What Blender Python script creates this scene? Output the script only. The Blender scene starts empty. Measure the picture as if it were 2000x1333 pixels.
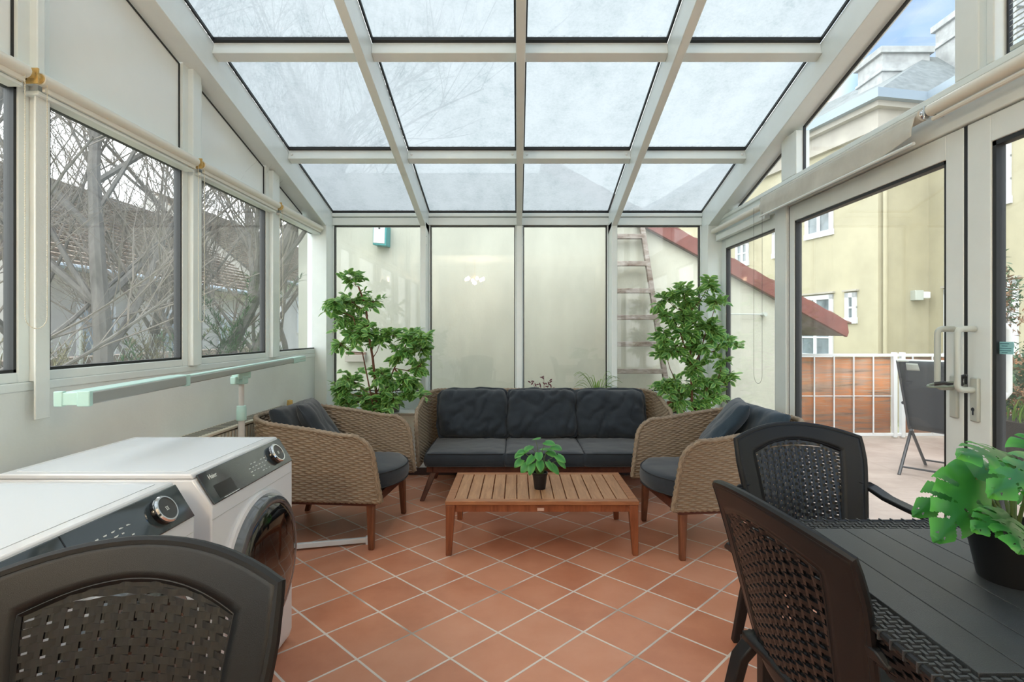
import bpy, math, random
from mathutils import Vector, Matrix, noise
PI = math.pi
S = bpy.context.scene
COL = S.collection

# ---------------------------------------------------------------- camera
F = 1072.0; VX, VY = 1010.0, 650.0; CH = 1.32
cam = bpy.data.objects.new('camera', bpy.data.cameras.new('camera'))
COL.objects.link(cam)
cam.location = (0, 0, CH); cam.rotation_euler = (PI / 2, 0, 0)
cam.data.sensor_width = 36; cam.data.lens = F / 2000 * 36
cam.data.shift_x = -(VX - 1000) / 2000; cam.data.shift_y = (VY - 666.5) / 2000
cam.data.clip_end = 500; cam.data.clip_start = .02
S.camera = cam
S.view_settings.view_transform = 'Standard'; S.view_settings.look = 'None'
S.view_settings.gamma = 1; S.view_settings.use_curve_mapping = False
S.view_settings.exposure = 2.0

# ---------------------------------------------------------------- node helpers
def nd(nt, typ, **kw):
    n = nt.nodes.new(typ)
    for k, v in kw.items():
        if k in n.inputs.keys(): n.inputs[k].default_value = v
        else: setattr(n, k, v)
    return n
def math_(nt, op, a, b=None, c=None, clamp=False):
    n = nt.nodes.new('ShaderNodeMath'); n.operation = op; n.use_clamp = clamp
    for i, v in enumerate((a, b, c)):
        if v is None: continue
        if isinstance(v, (int, float)): n.inputs[i].default_value = v
        else: nt.links.new(v, n.inputs[i])
    return n.outputs[0]
def ramp(nt, fac, stops):
    r = nt.nodes.new('ShaderNodeValToRGB')
    while len(r.color_ramp.elements) < len(stops): r.color_ramp.elements.new(.5)
    for e, (p, c) in zip(r.color_ramp.elements, stops):
        e.position = p; e.color = (*c, 1) if len(c) == 3 else c
    nt.links.new(fac, r.inputs[0]); return r.outputs[0]
def mixc(nt, fac, a, b, blend='MIX'):
    m = nt.nodes.new('ShaderNodeMix'); m.data_type = 'RGBA'; m.blend_type = blend
    for i, v in ((0, fac), (6, a), (7, b)):
        if isinstance(v, (int, float)): m.inputs[i].default_value = v
        elif isinstance(v, tuple): m.inputs[i].default_value = (*v, 1)
        else: nt.links.new(v, m.inputs[i])
    return m.outputs[2]

# ---------------------------------------------------------------- sky
W = bpy.data.worlds.new('sky'); S.world = W; W.use_nodes = True
nt = W.node_tree; nt.nodes.clear()
tc = nd(nt, 'ShaderNodeTexCoord'); sp = nd(nt, 'ShaderNodeSeparateXYZ')
nt.links.new(tc.outputs['Generated'], sp.inputs[0])
mp = nd(nt, 'ShaderNodeMapping'); mp.inputs['Scale'].default_value = (2.2, 2.2, 7)
nt.links.new(tc.outputs['Generated'], mp.inputs[0])
nz = nd(nt, 'ShaderNodeTexNoise', Scale=1.6, Detail=7.0, Roughness=.55)
nt.links.new(mp.outputs[0], nz.inputs['Vector'])
cl = ramp(nt, nz.outputs['Fac'], [(.50, (0, 0, 0)), (.78, (1, 1, 1))])
# the open blue patch is over the courtyard (+X); elsewhere thin bright overcast
m1 = math_(nt, 'MULTIPLY_ADD', sp.outputs[0], 8.0, -3.0, clamp=True)
blue = ramp(nt, sp.outputs[2], [(0, (.20, .26, .33)), (.28, (.075, .15, .28)), (.6, (.05, .11, .25))])
skyb = mixc(nt, cl, blue, (.21, .235, .27))
white = ramp(nt, sp.outputs[2], [(0, (.90, .94, .96)), (.5, (.93, .985, 1.0)), (1, (.93, .97, 1.0))])
skyc = mixc(nt, m1, white, skyb)
bg = nd(nt, 'ShaderNodeBackground', Strength=1.15)
nt.links.new(skyc, bg.inputs['Color'])
wo = nd(nt, 'ShaderNodeOutputWorld'); nt.links.new(bg.outputs[0], wo.inputs[0])
# weak hazy sun behind thin cloud, high over the courtyard
sun = bpy.data.objects.new('sun', bpy.data.lights.new('sun', 'SUN')); COL.objects.link(sun)
sun.data.energy = .2; sun.data.angle = math.radians(35); sun.data.color = (1, .97, .92)
sun.rotation_euler = (math.radians(38), math.radians(-14), 0)

# ---------------------------------------------------------------- materials
MATS = {}
def newmat(name):
    m = bpy.data.materials.new(name); m.use_nodes = True; MATS[name] = m
    nt = m.node_tree; b = nt.nodes['Principled BSDF']; return m, nt, b
def pm(name, col, rough=.5, metal=0., var=0., vscale=8., bump=0., bscale=60., coat=0., spec=.5, stretch=None, trans=0., sheen=0.):
    m, nt, b = newmat(name)
    b.inputs['Roughness'].default_value = rough; b.inputs['Metallic'].default_value = metal
    b.inputs['Specular IOR Level'].default_value = spec
    b.inputs['Base Color'].default_value = (*col, 1)
    if coat: b.inputs['Coat Weight'].default_value = coat; b.inputs['Coat Roughness'].default_value = .05
    if sheen: b.inputs['Sheen Weight'].default_value = sheen
    tc = nd(nt, 'ShaderNodeTexCoord'); v = tc.outputs['Object']
    if stretch:
        mp = nd(nt, 'ShaderNodeMapping'); mp.inputs['Scale'].default_value = stretch
        nt.links.new(v, mp.inputs[0]); v = mp.outputs[0]
    if var:
        n = nd(nt, 'ShaderNodeTexNoise', Scale=vscale, Detail=6.0, Roughness=.6); nt.links.new(v, n.inputs['Vector'])
        lo = tuple(c * (1 - var) for c in col); hi = tuple(min(1, c * (1 + var * .8)) for c in col)
        nt.links.new(ramp(nt, n.outputs['Fac'], [(.3, lo), (.7, hi)]), b.inputs['Base Color'])
    if bump:
        n2 = nd(nt, 'ShaderNodeTexNoise', Scale=bscale, Detail=4.0); nt.links.new(v, n2.inputs['Vector'])
        bp = nd(nt, 'ShaderNodeBump', Strength=bump, Distance=.01); nt.links.new(n2.outputs['Fac'], bp.inputs['Height'])
        nt.links.new(bp.outputs[0], b.inputs['Normal'])
    return m
def wood(name, c1, c2, rough=.5, scale=(3, 30, 30), axis=0):
    m, nt, b = newmat(name)
    tc = nd(nt, 'ShaderNodeTexCoord'); mp = nd(nt, 'ShaderNodeMapping'); mp.inputs['Scale'].default_value = scale
    nt.links.new(tc.outputs['Object'], mp.inputs[0])
    n = nd(nt, 'ShaderNodeTexNoise', Scale=1.0, Detail=6.0, Roughness=.65, Distortion=.6); nt.links.new(mp.outputs[0], n.inputs['Vector'])
    nt.links.new(ramp(nt, n.outputs['Fac'], [(.3, c1), (.7, c2)]), b.inputs['Base Color'])
    b.inputs['Roughness'].default_value = rough
    bp = nd(nt, 'ShaderNodeBump', Strength=.15, Distance=.003); nt.links.new(n.outputs['Fac'], bp.inputs['Height'])
    nt.links.new(bp.outputs[0], b.inputs['Normal'])
    return m

FRAME = pm('white_aluminium', (.81, .87, .86), .32, var=.05, vscale=3)
PLASTER_IN = pm('interior_plaster', (.80, .84, .82), .75, var=.05, vscale=2.5, bump=.1, bscale=80)
PANEL = pm('white_panel', (.88, .91, .89), .22, var=.03, vscale=2)
GASKET = pm('black_rubber', (.012, .014, .016), .45)
DARKMETAL = pm('dark_metal', (.03, .033, .037), .4)
CHROME = pm('chrome', (.75, .76, .78), .12, metal=1)
BRASS = pm('yellowed_bracket', (.62, .42, .14), .45, var=.25, vscale=60)
ROLLER = pm('cream_roller', (.78, .76, .68), .35)
BLINDCLOTH = pm('blind_cloth', (.62, .61, .55), .8, var=.1, vscale=6, bump=.3, bscale=25)
CHAINM = pm('bead_chain', (.66, .62, .50), .5)
HANDLE = pm('grey_plastic', (.50, .54, .50), .35)
WHITEP = pm('white_plastic', (.78, .80, .80), .3)
SILLM = pm('sill_white', (.70, .70, .68), .4, var=.06, vscale=5)
SKIRT = pm('dark_skirting', (.06, .035, .03), .5)

def glassmat(name, tint=(1, 1, 1), refl=.05, dirt=0.):
    m, nt, b = newmat(name); nt.nodes.remove(b)
    out = nt.nodes['Material Output']
    tr = nd(nt, 'ShaderNodeBsdfTransparent'); tr.inputs[0].default_value = (*tint, 1)
    gl = nd(nt, 'ShaderNodeBsdfAnisotropic'); gl.inputs['Roughness'].default_value = 0.01
    lw = nd(nt, 'ShaderNodeLayerWeight', Blend=.5)
    p = math_(nt, 'POWER', lw.outputs['Facing'], 5.0)
    f = math_(nt, 'MULTIPLY_ADD', p, .8, refl, clamp=True)
    mx = nd(nt, 'ShaderNodeMixShader'); nt.links.new(f, mx.inputs[0])
    nt.links.new(tr.outputs[0], mx.inputs[1]); nt.links.new(gl.outputs[0], mx.inputs[2])
    last = mx.outputs[0]
    if dirt:
        tc = nd(nt, 'ShaderNodeTexCoord'); mp = nd(nt, 'ShaderNodeMapping'); mp.inputs['Scale'].default_value = (1, 1, .25)
        nt.links.new(tc.outputs['Object'], mp.inputs[0])
        n = nd(nt, 'ShaderNodeTexNoise', Scale=5.0, Detail=5.0, Roughness=.6); nt.links.new(mp.outputs[0], n.inputs['Vector'])
        df = nd(nt, 'ShaderNodeBsdfTranslucent'); df.inputs[0].default_value = (.8, .82, .82, 1)
        d = math_(nt, 'MULTIPLY', n.outputs['Fac'], dirt, clamp=True)
        m2 = nd(nt, 'ShaderNodeMixShader'); nt.links.new(d, m2.inputs[0]); nt.links.new(last, m2.inputs[1]); nt.links.new(df.outputs[0], m2.inputs[2])
        last = m2.outputs[0]
    nt.links.new(last, out.inputs['Surface']); return m
GLASS = glassmat('window_glass', (.985, .995, .99), .035, .05)
LAMPGLASS = glassmat('lamp_glass', (1, 1, 1), .06)
def roofglass():
    m, nt, b = newmat('frosted_roof_glass'); nt.nodes.remove(b); out = nt.nodes['Material Output']
    tc = nd(nt, 'ShaderNodeTexCoord')
    mp = nd(nt, 'ShaderNodeMapping'); mp.inputs['Scale'].default_value = (2.4, .7, 1); mp.inputs['Rotation'].default_value = (0, 0, .25)
    nt.links.new(tc.outputs['Object'], mp.inputs[0])
    n1 = nd(nt, 'ShaderNodeTexNoise', Scale=1.4, Detail=4.0, Roughness=.6); nt.links.new(mp.outputs[0], n1.inputs['Vector'])
    n2 = nd(nt, 'ShaderNodeTexNoise', Scale=55.0, Detail=3.0, Roughness=.8); nt.links.new(tc.outputs['Object'], n2.inputs['Vector'])
    n3 = nd(nt, 'ShaderNodeTexNoise', Scale=9.0, Detail=6.0, Roughness=.75); nt.links.new(tc.outputs['Object'], n3.inputs['Vector'])
    a = math_(nt, 'ADD', math_(nt, 'MULTIPLY', n2.outputs['Fac'], .45), math_(nt, 'MULTIPLY', n3.outputs['Fac'], .55))
    a = math_(nt, 'ADD', math_(nt, 'MULTIPLY', a, .6), math_(nt, 'MULTIPLY', n1.outputs['Fac'], .4))
    col = ramp(nt, a, [(.38, (.19, .217, .222)), (.46, (.232, .255, .26)), (.56, (.262, .284, .29))])
    # grime line collected along the lower edge of each pane (UV v = 0)
    uv = nd(nt, 'ShaderNodeUVMap'); su = nd(nt, 'ShaderNodeSeparateXYZ'); nt.links.new(uv.outputs[0], su.inputs[0])
    e = math_(nt, 'ADD', su.outputs[1], math_(nt, 'MULTIPLY', math_(nt, 'SUBTRACT', n2.outputs['Fac'], .5), .05))
    ef = ramp(nt, e, [(.012, (1, 1, 1)), (.035, (0, 0, 0))])
    col = mixc(nt, ef, col, (.10, .11, .11))
    tl = nd(nt, 'ShaderNodeBsdfTranslucent'); nt.links.new(col, tl.inputs[0])
    tr = nd(nt, 'ShaderNodeBsdfTransparent'); nt.links.new(col, tr.inputs[0])
    mx = nd(nt, 'ShaderNodeMixShader'); mx.inputs[0].default_value = .86
    nt.links.new(tr.outputs[0], mx.inputs[1]); nt.links.new(tl.outputs[0], mx.inputs[2])
    gl = nd(nt, 'ShaderNodeBsdfAnisotropic'); gl.inputs['Roughness'].default_value = .08
    m2 = nd(nt, 'ShaderNodeMixShader'); m2.inputs[0].default_value = .04
    nt.links.new(mx.outputs[0], m2.inputs[1]); nt.links.new(gl.outputs[0], m2.inputs[2])
    nt.links.new(m2.outputs[0], out.inputs['Surface']); return m
ROOFGLASS = roofglass()

def floormat():
    m, nt, b = newmat('terracotta_tiles')
    tc = nd(nt, 'ShaderNodeTexCoord'); s3 = nd(nt, 'ShaderNodeSeparateXYZ'); nt.links.new(tc.outputs['Object'], s3.inputs[0])
    th, s, x0, y0 = .77083, .26658, -1.0348, 2.9643
    X = math_(nt, 'SUBTRACT', s3.outputs[0], x0); Y = math_(nt, 'SUBTRACT', s3.outputs[1], y0)
    c, sn = math.cos(th) / s, math.sin(th) / s
    A = math_(nt, 'SUBTRACT', math_(nt, 'MULTIPLY', X, c), math_(nt, 'MULTIPLY', Y, sn))
    B = math_(nt, 'ADD', math_(nt, 'MULTIPLY', X, sn), math_(nt, 'MULTIPLY', Y, c))
    def edge(t):
        fr = math_(nt, 'FRACT', math_(nt, 'ADD', t, 100.5)); return math_(nt, 'ABSOLUTE', math_(nt, 'SUBTRACT', fr, .5))
    d = math_(nt, 'MINIMUM', edge(A), edge(B))     # 0 on the joint
    g = ramp(nt, d, [(.015, (1, 1, 1)), (.022, (0, 0, 0))])
    cx = nd(nt, 'ShaderNodeCombineXYZ'); nt.links.new(math_(nt, 'FLOOR', math_(nt, 'ADD', A, 100)), cx.inputs[0]); nt.links.new(math_(nt, 'FLOOR', math_(nt, 'ADD', B, 100)), cx.inputs[1])
    wn = nd(nt, 'ShaderNodeTexWhiteNoise'); nt.links.new(cx.outputs[0], wn.inputs['Vector'])
    n = nd(nt, 'ShaderNodeTexNoise', Scale=5.0, Detail=6.0, Roughness=.6); nt.links.new(tc.outputs['Object'], n.inputs['Vector'])
    t = math_(nt, 'ADD', math_(nt, 'MULTIPLY', wn.outputs['Value'], .35), math_(nt, 'MULTIPLY', n.outputs['Fac'], .65))
    tile = ramp(nt, t, [(.2, (.47, .165, .085)), (.5, (.60, .25, .14)), (.8, (.66, .31, .19))])
    n2 = nd(nt, 'ShaderNodeTexNoise', Scale=3.0, Detail=4.0); nt.links.new(tc.outputs['Object'], n2.inputs['Vector'])
    gr = ramp(nt, n2.outputs['Fac'], [(.3, (.38, .31, .26)), (.5, (.74, .64, .56))])
    nt.links.new(mixc(nt, g, tile, gr), b.inputs['Base Color'])
    r = math_(nt, 'MULTIPLY_ADD', n.outputs['Fac'], .15, .30); nt.links.new(r, b.inputs['Roughness'])
    h = math_(nt, 'SUBTRACT', 1.0, g)
    bp = nd(nt, 'ShaderNodeBump', Strength=.5, Distance=.003); nt.links.new(h, bp.inputs['Height']); nt.links.new(bp.outputs[0], b.inputs['Normal'])
    return m
TILES = floormat()

# ---------------------------------------------------------------- mesh builder
class MB:
    def __init__(s): s.v = []; s.f = []; s.uv = []; s.has = False
    def add(s, vs, fs, uvs=None):
        n = len(s.v); s.v += [tuple(v) for v in vs]; s.f += [tuple(i + n for i in f) for f in fs]
        if uvs: s.has = True; s.uv += uvs
        else: s.uv += [(0, 0)] * len(vs)
        return s
    def hexa(s, p):   # p: 4 bottom (ccw from above) + 4 top
        return s.add(p, [(3, 2, 1, 0), (4, 5, 6, 7), (0, 1, 5, 4), (1, 2, 6, 5), (2, 3, 7, 6), (3, 0, 4, 7)])
    def box(s, x0, x1, y0, y1, z0, z1):
        x0, x1 = sorted((x0, x1)); y0, y1 = sorted((y0, y1)); z0, z1 = sorted((z0, z1))
        return s.hexa([(x0, y0, z0), (x1, y0, z0), (x1, y1, z0), (x0, y1, z0), (x0, y0, z1), (x1, y0, z1), (x1, y1, z1), (x0, y1, z1)])
    def prism(s, poly, axis, a0, a1):   # poly of 2D points; extruded along axis
        def P(p, a):
            return (a, p[0], p[1]) if axis == 0 else (p[0], a, p[1]) if axis == 1 else (p[0], p[1], a)
        n = len(poly); area = sum(poly[i][0] * poly[(i + 1) % n][1] - poly[(i + 1) % n][0] * poly[i][1] for i in range(n))
        if (area < 0) != (axis == 1): poly = poly[::-1]
        vs = [P(p, min(a0, a1)) for p in poly] + [P(p, max(a0, a1)) for p in poly]
        fs = [tuple(range(n - 1, -1, -1)), tuple(range(n, 2 * n))] + [(i, (i + 1) % n, (i + 1) % n + n, i + n) for i in range(n)]
        return s.add(vs, fs)
    def tube(s, pts, r, n=8, cap=True, closed=False, flat=1.0):
        pts = [Vector(p) for p in pts]; m = len(pts)
        rs = r if isinstance(r, (list, tuple)) else [r] * m
        vs = []; up = None
        for i, p in enumerate(pts):
            if closed: t = pts[(i + 1) % m] - pts[i - 1]
            else: t = pts[min(i + 1, m - 1)] - pts[max(i - 1, 0)]
            if t.length < 1e-9: t = Vector((0, 0, 1))
            t.normalize()
            if up is None: up = Vector((0, 0, 1)) if abs(t.z) < .9 else Vector((1, 0, 0))
            a = t.cross(up)
            if a.length < 1e-6: a = t.orthogonal()
            a.normalize(); b = a.cross(t).normalized(); up = b
            for k in range(n):
                q = 2 * PI * k / n; vs.append(p + a * (math.cos(q) * rs[i]) + b * (math.sin(q) * rs[i] * flat))
        fs = []
        for i in range(m if closed else m - 1):
            j = (i + 1) % m
            for k in range(n): fs.append((i * n + k, i * n + (k + 1) % n, j * n + (k + 1) % n, j * n + k))
        if cap and not closed: fs += [tuple(range(n - 1, -1, -1)), tuple(range((m - 1) * n, m * n))]
        return s.add(vs, fs)
    def lathe(s, prof, c=(0, 0, 0), n=32, axis=2):   # prof: (radius, height)
        vs = []; fs = []
        for r, h in prof:
            for k in range(n):
                q = 2 * PI * k / n; x, y = r * math.cos(q), r * math.sin(q)
                p = (x, y, h) if axis == 2 else (h, x, y) if axis == 0 else (y, h, x)
                vs.append((c[0] + p[0], c[1] + p[1], c[2] + p[2]))
        for i in range(len(prof) - 1):
            for k in range(n): fs.append((i * n + k, i * n + (k + 1) % n, (i + 1) * n + (k + 1) % n, (i + 1) * n + k))
        fs += [tuple(range(n - 1, -1, -1)), tuple(range((len(prof) - 1) * n, len(prof) * n))]
        return s.add(vs, fs)
    def grid(s, fn, nu, nv, closed_u=False, skip=None, uv=False):
        vs = []; fs = []; uvs = []
        for j in range(nv + 1):
            for i in range(nu + (0 if closed_u else 1)):
                vs.append(fn(i / nu, j / nv)); uvs.append((i / nu, j / nv))
        w = nu if closed_u else nu + 1
        for j in range(nv):
            for i in range(nu):
                if skip and skip((i + .5) / nu, (j + .5) / nv): continue
                a, b = i, (i + 1) % w
                fs.append((j * w + a, j * w + b, (j + 1) * w + b, (j + 1) * w + a))
        return s.add(vs, fs, uvs if uv else None)
    def build(s, name, mat, parent=None, bevel=0, smooth=True, solid=0, sub=0, seg=2, angle=35, offset=0):
        me = bpy.data.meshes.new(name); me.from_pydata(s.v, [], s.f); me.update()
        if s.has:
            l = me.uv_layers.new(name='UVMap')
            idx = [0] * len(me.loops); me.loops.foreach_get('vertex_index', idx)
            fl = []
            for i in idx: fl += s.uv[i]
            l.data.foreach_set('uv', fl)
        if mat: me.materials.append(mat)
        if smooth:
            me.shade_smooth()
            if not sub: me.set_sharp_from_angle(angle=math.radians(angle))
        o = bpy.data.objects.new(name, me); COL.objects.link(o)
        if parent: o.parent = parent
        if solid:
            md = o.modifiers.new('solid', 'SOLIDIFY'); md.thickness = solid; md.offset = offset
        if bevel:
            md = o.modifiers.new('bevel', 'BEVEL'); md.width = bevel; md.segments = seg; md.limit_method = 'ANGLE'; md.angle_limit = math.radians(40)
            md.harden_normals = False
        if sub:
            md = o.modifiers.new('sub', 'SUBSURF'); md.levels = sub; md.render_levels = sub
        return o
def box(x0, x1, y0, y1, z0, z1): return MB().box(x0, x1, y0, y1, z0, z1)
def tag(o, label=None, cat=None, group=None, kind=None):
    if label: o['label'] = label
    if cat: o['category'] = cat
    if group: o['group'] = group
    if kind: o['kind'] = kind
    return o
def empty(name, loc=(0, 0, 0), rz=0., label=None, cat=None, group=None, kind=None):
    o = bpy.data.objects.new(name, None); COL.objects.link(o); o.location = loc; o.rotation_euler = (0, 0, rz)
    o.empty_display_size = .1
    return tag(o, label, cat, group, kind)
def at(px, py, Y): return Vector(((px - VX) * Y / F, Y, CH + (VY - py) * Y / F))
def copy_tree(o, parent=None, **kw):
    c = o.copy(); COL.objects.link(c)
    if parent: c.parent = parent
    for ch in list(o.children): copy_tree(ch, c)
    return c
def text_mesh(name, body, size, mat, parent, M, extrude=.0006, spacing=1.0):
    cu = bpy.data.curves.new(name, 'FONT'); cu.body = body; cu.size = size; cu.extrude = extrude; cu.space_character = spacing
    cu.offset = size * .012
    tmp = bpy.data.objects.new(name + '_tmp', cu); COL.objects.link(tmp)
    me = bpy.data.meshes.new_from_object(tmp.evaluated_get(bpy.context.evaluated_depsgraph_get()))
    bpy.data.objects.remove(tmp); me.transform(M); me.materials.clear(); me.materials.append(mat)
    o = bpy.data.objects.new(name, me); COL.objects.link(o); o.parent = parent; return o
# ================================================================= SETTING
XW = 1.88            # inner face of the side frames
YB = 5.30            # plane of the rear windows
SL = .264            # roof slope
def zg(Y): return 3.88 - SL * Y      # glass plane
def zb(Y): return 3.66 - SL * Y      # underside of rafters
YR = -.55            # where the glass roof meets the house

fl = box(-1.95, 1.95, -2.6, 5.12, -.12, 0).build('floor', TILES, smooth=False); tag(fl, kind='structure')

# --- roof
ceil_ = empty('ceiling', (0, 2, 3), kind='structure')
def cw(mb): # world -> local of the ceiling empty
    mb.v = [(x, y - 2, z - 3) for x, y, z in mb.v]; return mb
def rafter(x0, x1, y1):
    m = MB()
    m.hexa([(x0, YR, zb(YR)), (x1, YR, zb(YR)), (x1, y1, zb(y1)), (x0, y1, zb(y1)),
            (x0, YR, zg(YR) - .015), (x1, YR, zg(YR) - .015), (x1, y1, zg(y1) - .015), (x0, y1, zg(y1) - .015)])
    return cw(m)
RX = [-.875, .02, .905]
for x in RX: rafter(x - .026, x + .026, YB + .05).build('rafter', FRAME, ceil_, bevel=.004)
rafter(-XW - .06, -1.775, YB + .05).build('rafter', FRAME, ceil_, bevel=.004)
rafter(1.775, XW + .06, YB + .05).build('rafter', FRAME, ceil_, bevel=.004)
xs = [(-1.775, RX[0] - .026), (RX[0] + .026, RX[1] - .026), (RX[1] + .026, RX[2] - .026), (RX[2] + .026, 1.775)]
PY = [4.274, 3.217, 2.16, 1.10, .04]
for yc in PY:
    for i, (x0, x1) in enumerate(xs):
        m = MB(); ya, yb_ = yc - .004, yc + .068; dz = .085
        m.hexa([(x0, ya - .022, zg(ya) - dz), (x1, ya - .022, zg(ya) - dz), (x1, yb_ - .022, zg(yb_) - dz), (x0, yb_ - .022, zg(yb_) - dz),
                (x0, ya, zg(ya) - .012), (x1, ya, zg(ya) - .012), (x1, yb_, zg(yb_) - .012), (x0, yb_, zg(yb_) - .012)])
        p = cw(m).build('purlin', FRAME, ceil_, bevel=.003)
        if yc == 4.274:
            b = MB()
            for xx in (x0 + .03, x1 - .03):
                b.lathe([(.009, -.004), (.009, .003), (.006, .007), (.0, .008)], n=10, axis=1)
                k = len(b.v) - 40
                b.v[k:] = [(vx + xx, -vy + ya - .017 - 2 , vz + zg(ya) - .05 - 3) for vx, vy, vz in b.v[k:]]
            b.build('screw_cap', WHITEP, p)
eave = cw(box(-1.775, 1.775, YB - .03, YB + .07, 2.352, 2.425)).build('eave_beam', FRAME, ceil_, bevel=.004)
cw(box(-1.775, 1.775, YB - .045, YB + .05, 2.432, 2.468)).build('eave_trim', FRAME, ceil_, bevel=.006)
bounds = [YB - .01] + PY + [YR]
for j in range(len(bounds) - 1):
    y1, y0 = bounds[j], bounds[j + 1] + (.075 if j < len(PY) else 0)
    for (x0, x1) in xs:
        m = MB(); q = .012
        def gp(u, v, x0=x0, x1=x1, y0=y0, y1=y1):
            Y = y1 + (y0 - y1) * v; return (x0 + (x1 - x0) * u, Y, zg(Y) + .004)
        m.grid(gp, 1, 1, uv=True)
        pane = cw(m).build('roof_pane', ROOFGLASS, ceil_, smooth=False, solid=.0)
        # rubber seals round the pane
        g = MB()
        def bar(xa, xb, ya, yb2):
            g.hexa([(xa, ya, zg(ya) - .016), (xb, ya, zg(ya) - .016), (xb, yb2, zg(yb2) - .016), (xa, yb2, zg(yb2) - .016),
                    (xa, ya, zg(ya) + .0), (xb, ya, zg(ya) + .0), (xb, yb2, zg(yb2)), (xa, yb2, zg(yb2))])
        bar(x0, x0 + .012, y0, y1); bar(x1 - .012, x1, y0, y1); bar(x0, x1, y1 - .028, y1); bar(x0, x1, y0, y0 + .01)
        cw(g).build('roof_seal', GASKET, ceil_, smooth=False)

# --- rear wall
wr = empty('wall_back', (0, 5.2, 0), kind='structure')
m = box(-1.95, 1.95, -.11 , .2, 0, .56); m.build('low_wall', PLASTER_IN, wr)
m = box(-1.9, 1.9, -.145, .16, .56, .58); m.build('sill_board', SILLM, wr, bevel=.006)
tag(box(-1.86, 1.86, 5.075, 5.089, 0.001, .07).build('baseboard_back', SKIRT, bevel=.003), kind='structure')
for i, x in enumerate(RX):
    p = box(x - .026, x + .026, -.1, .1, .58, 2.352).build('post', FRAME, wr, bevel=.003)
    b = MB()
    for zz in (2.30, 2.22, 2.14): b.lathe([(.004, 0), (.004, .0015), (0, .0015)], c=(x + .0262, -.07, zz), n=8, axis=0)
    b.build('rivet', DARKMETAL, p)
for sx in (-1, 1):
    x0, x1 = sorted((sx * 1.771, sx * 1.95))
    p = box(x0, x1, -.1, .16, .58, zb(5.1) + .02).build('corner_post', FRAME, wr, bevel=.003)
nwin = 0
def window_back(x0, x1, n):
    w = empty('window_%d' % n, ((x0 + x1) / 2, YB, 1.5), kind='structure'); h = (x1 - x0) / 2
    f = MB(); fz0, fz1 = .58 - 1.5, 2.352 - 1.5
    f.box(-h, h, -.02, .05, fz0, .757 - 1.5)
    f.box(-h, -h + .014, -.02, .05, .757 - 1.5, fz1); f.box(h - .014, h, -.02, .05, .757 - 1.5, fz1)
    f.build('window_frame', FRAME, w, bevel=.003)
    g = MB(); z0, z1 = .757 - 1.5, fz1
    for a in ((-h + .014, -h + .022, z0, z1), (h - .022, h - .014, z0, z1), (-h, h, z0, z0 + .008), (-h, h, z1 - .011, z1)):
        g.box(a[0], a[1], -.012, .03, a[2], a[3])
    g.build('gasket', GASKET, w, smooth=False)
    box(-h + .01, h - .01, .004, .012, z0, z1).build('pane', GLASS, w, smooth=False)
for x0, x1 in xs:
    nwin += 1; window_back(x0, x1, nwin)

# --- side walls
def side_frame(s, name, y0, y1, z0, z1, gy0, gy1, gz0, gz1, pane_mat, kind='structure', sub=None, handle=False, depth=.05, gw=.012, off=0.):
    """rectangular leaf or light in the plane X = s*XW, opening gy0..gy1 x gz0..gz1"""
    xi, xo = s * (XW + off), s * (XW + off + depth); c = ((xi + xo) / 2, (y0 + y1) / 2, z0)
    w = empty(name, c, kind=kind)
    def L(x0, x1, a, b, cc, d, m): m.box(x0 - c[0], x1 - c[0], a - c[1], b - c[1], cc - c[2], d - c[2])
    f = MB()
    L(xi, xo, y0, gy0, z0, z1, f); L(xi, xo, gy1, y1, z0, z1, f); L(xi, xo, gy0, gy1, z0, gz0, f); L(xi, xo, gy0, gy1, gz1, z1, f)
    f.build('frame', FRAME, w, bevel=.004)
    g = MB(); x0, x1 = s * (XW + off + .006), s * (XW + off + .044)
    for a in ((gy0, gy0 + gw, gz0, gz1), (gy1 - gw, gy1, gz0, gz1), (gy0, gy1, gz0, gz0 + gw), (gy0, gy1, gz1 - gw, gz1)): L(x0, x1, a[0], a[1], a[2], a[3], g)
    g.build('gasket', GASKET, w, smooth=False)
    p = MB(); L(s * (XW + off + .022), s * (XW + off + .03), gy0 + .004, gy1 - .004, gz0, gz1, p); p.build('pane', pane_mat, w, smooth=False)
    return w
def side_poly(s, name, y0, y1, z0, pane_mat, off=0.):
    """light under the sloping rafter"""
    xi, xo = s * (XW + off), s * (XW + off + .05); c = (xi, y0, z0); w = empty(name, c, kind='structure')
    zt = lambda Y: zb(Y) - .012
    if zt(y1) < z0 + .03: y1 = (3.648 - z0 - .03) / SL
    poly = [(y0, z0), (y1, z0), (y1, zt(y1)), (y0, zt(y0))]
    def inset(p, d): return [(y0 + d, z0 + d), (y1 - d, z0 + d), (y1 - d, max(z0 + d, zt(y1 - d) - d)), (y0 + d, zt(y0 + d) - d)]
    def ring(a, b, x0, x1, nm, mat):
        m = MB(); vs = []
        for x in (x0, x1):
            vs += [(x - c[0], y - c[1], z - c[2]) for y, z in a] + [(x - c[0], y - c[1], z - c[2]) for y, z in b]
        fs = []
        for i in range(4):
            j = (i + 1) % 4
            fs += [(i, j, 4 + j, 4 + i), (8 + i, 8 + j, 12 + j, 12 + i), (i, j, 8 + j, 8 + i), (4 + i, 4 + j, 12 + j, 12 + i)]
        m.add(vs, fs).build(nm, mat, w, smooth=False)
    p1 = inset(poly, .009)
    ring(poly, p1, s * (XW + off + .015), s * (XW + off + .032), 'gasket', GASKET)
    m = MB(); m.prism([(y - c[1], z - c[2]) for y, z in p1], 0, s * (XW + off + .02) - c[0], s * (XW + off + .028) - c[0]); m.build('pane', pane_mat, w, smooth=False)
    return w
wl = empty('wall_left', (-XW, 2, 0), kind='structure')
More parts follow.
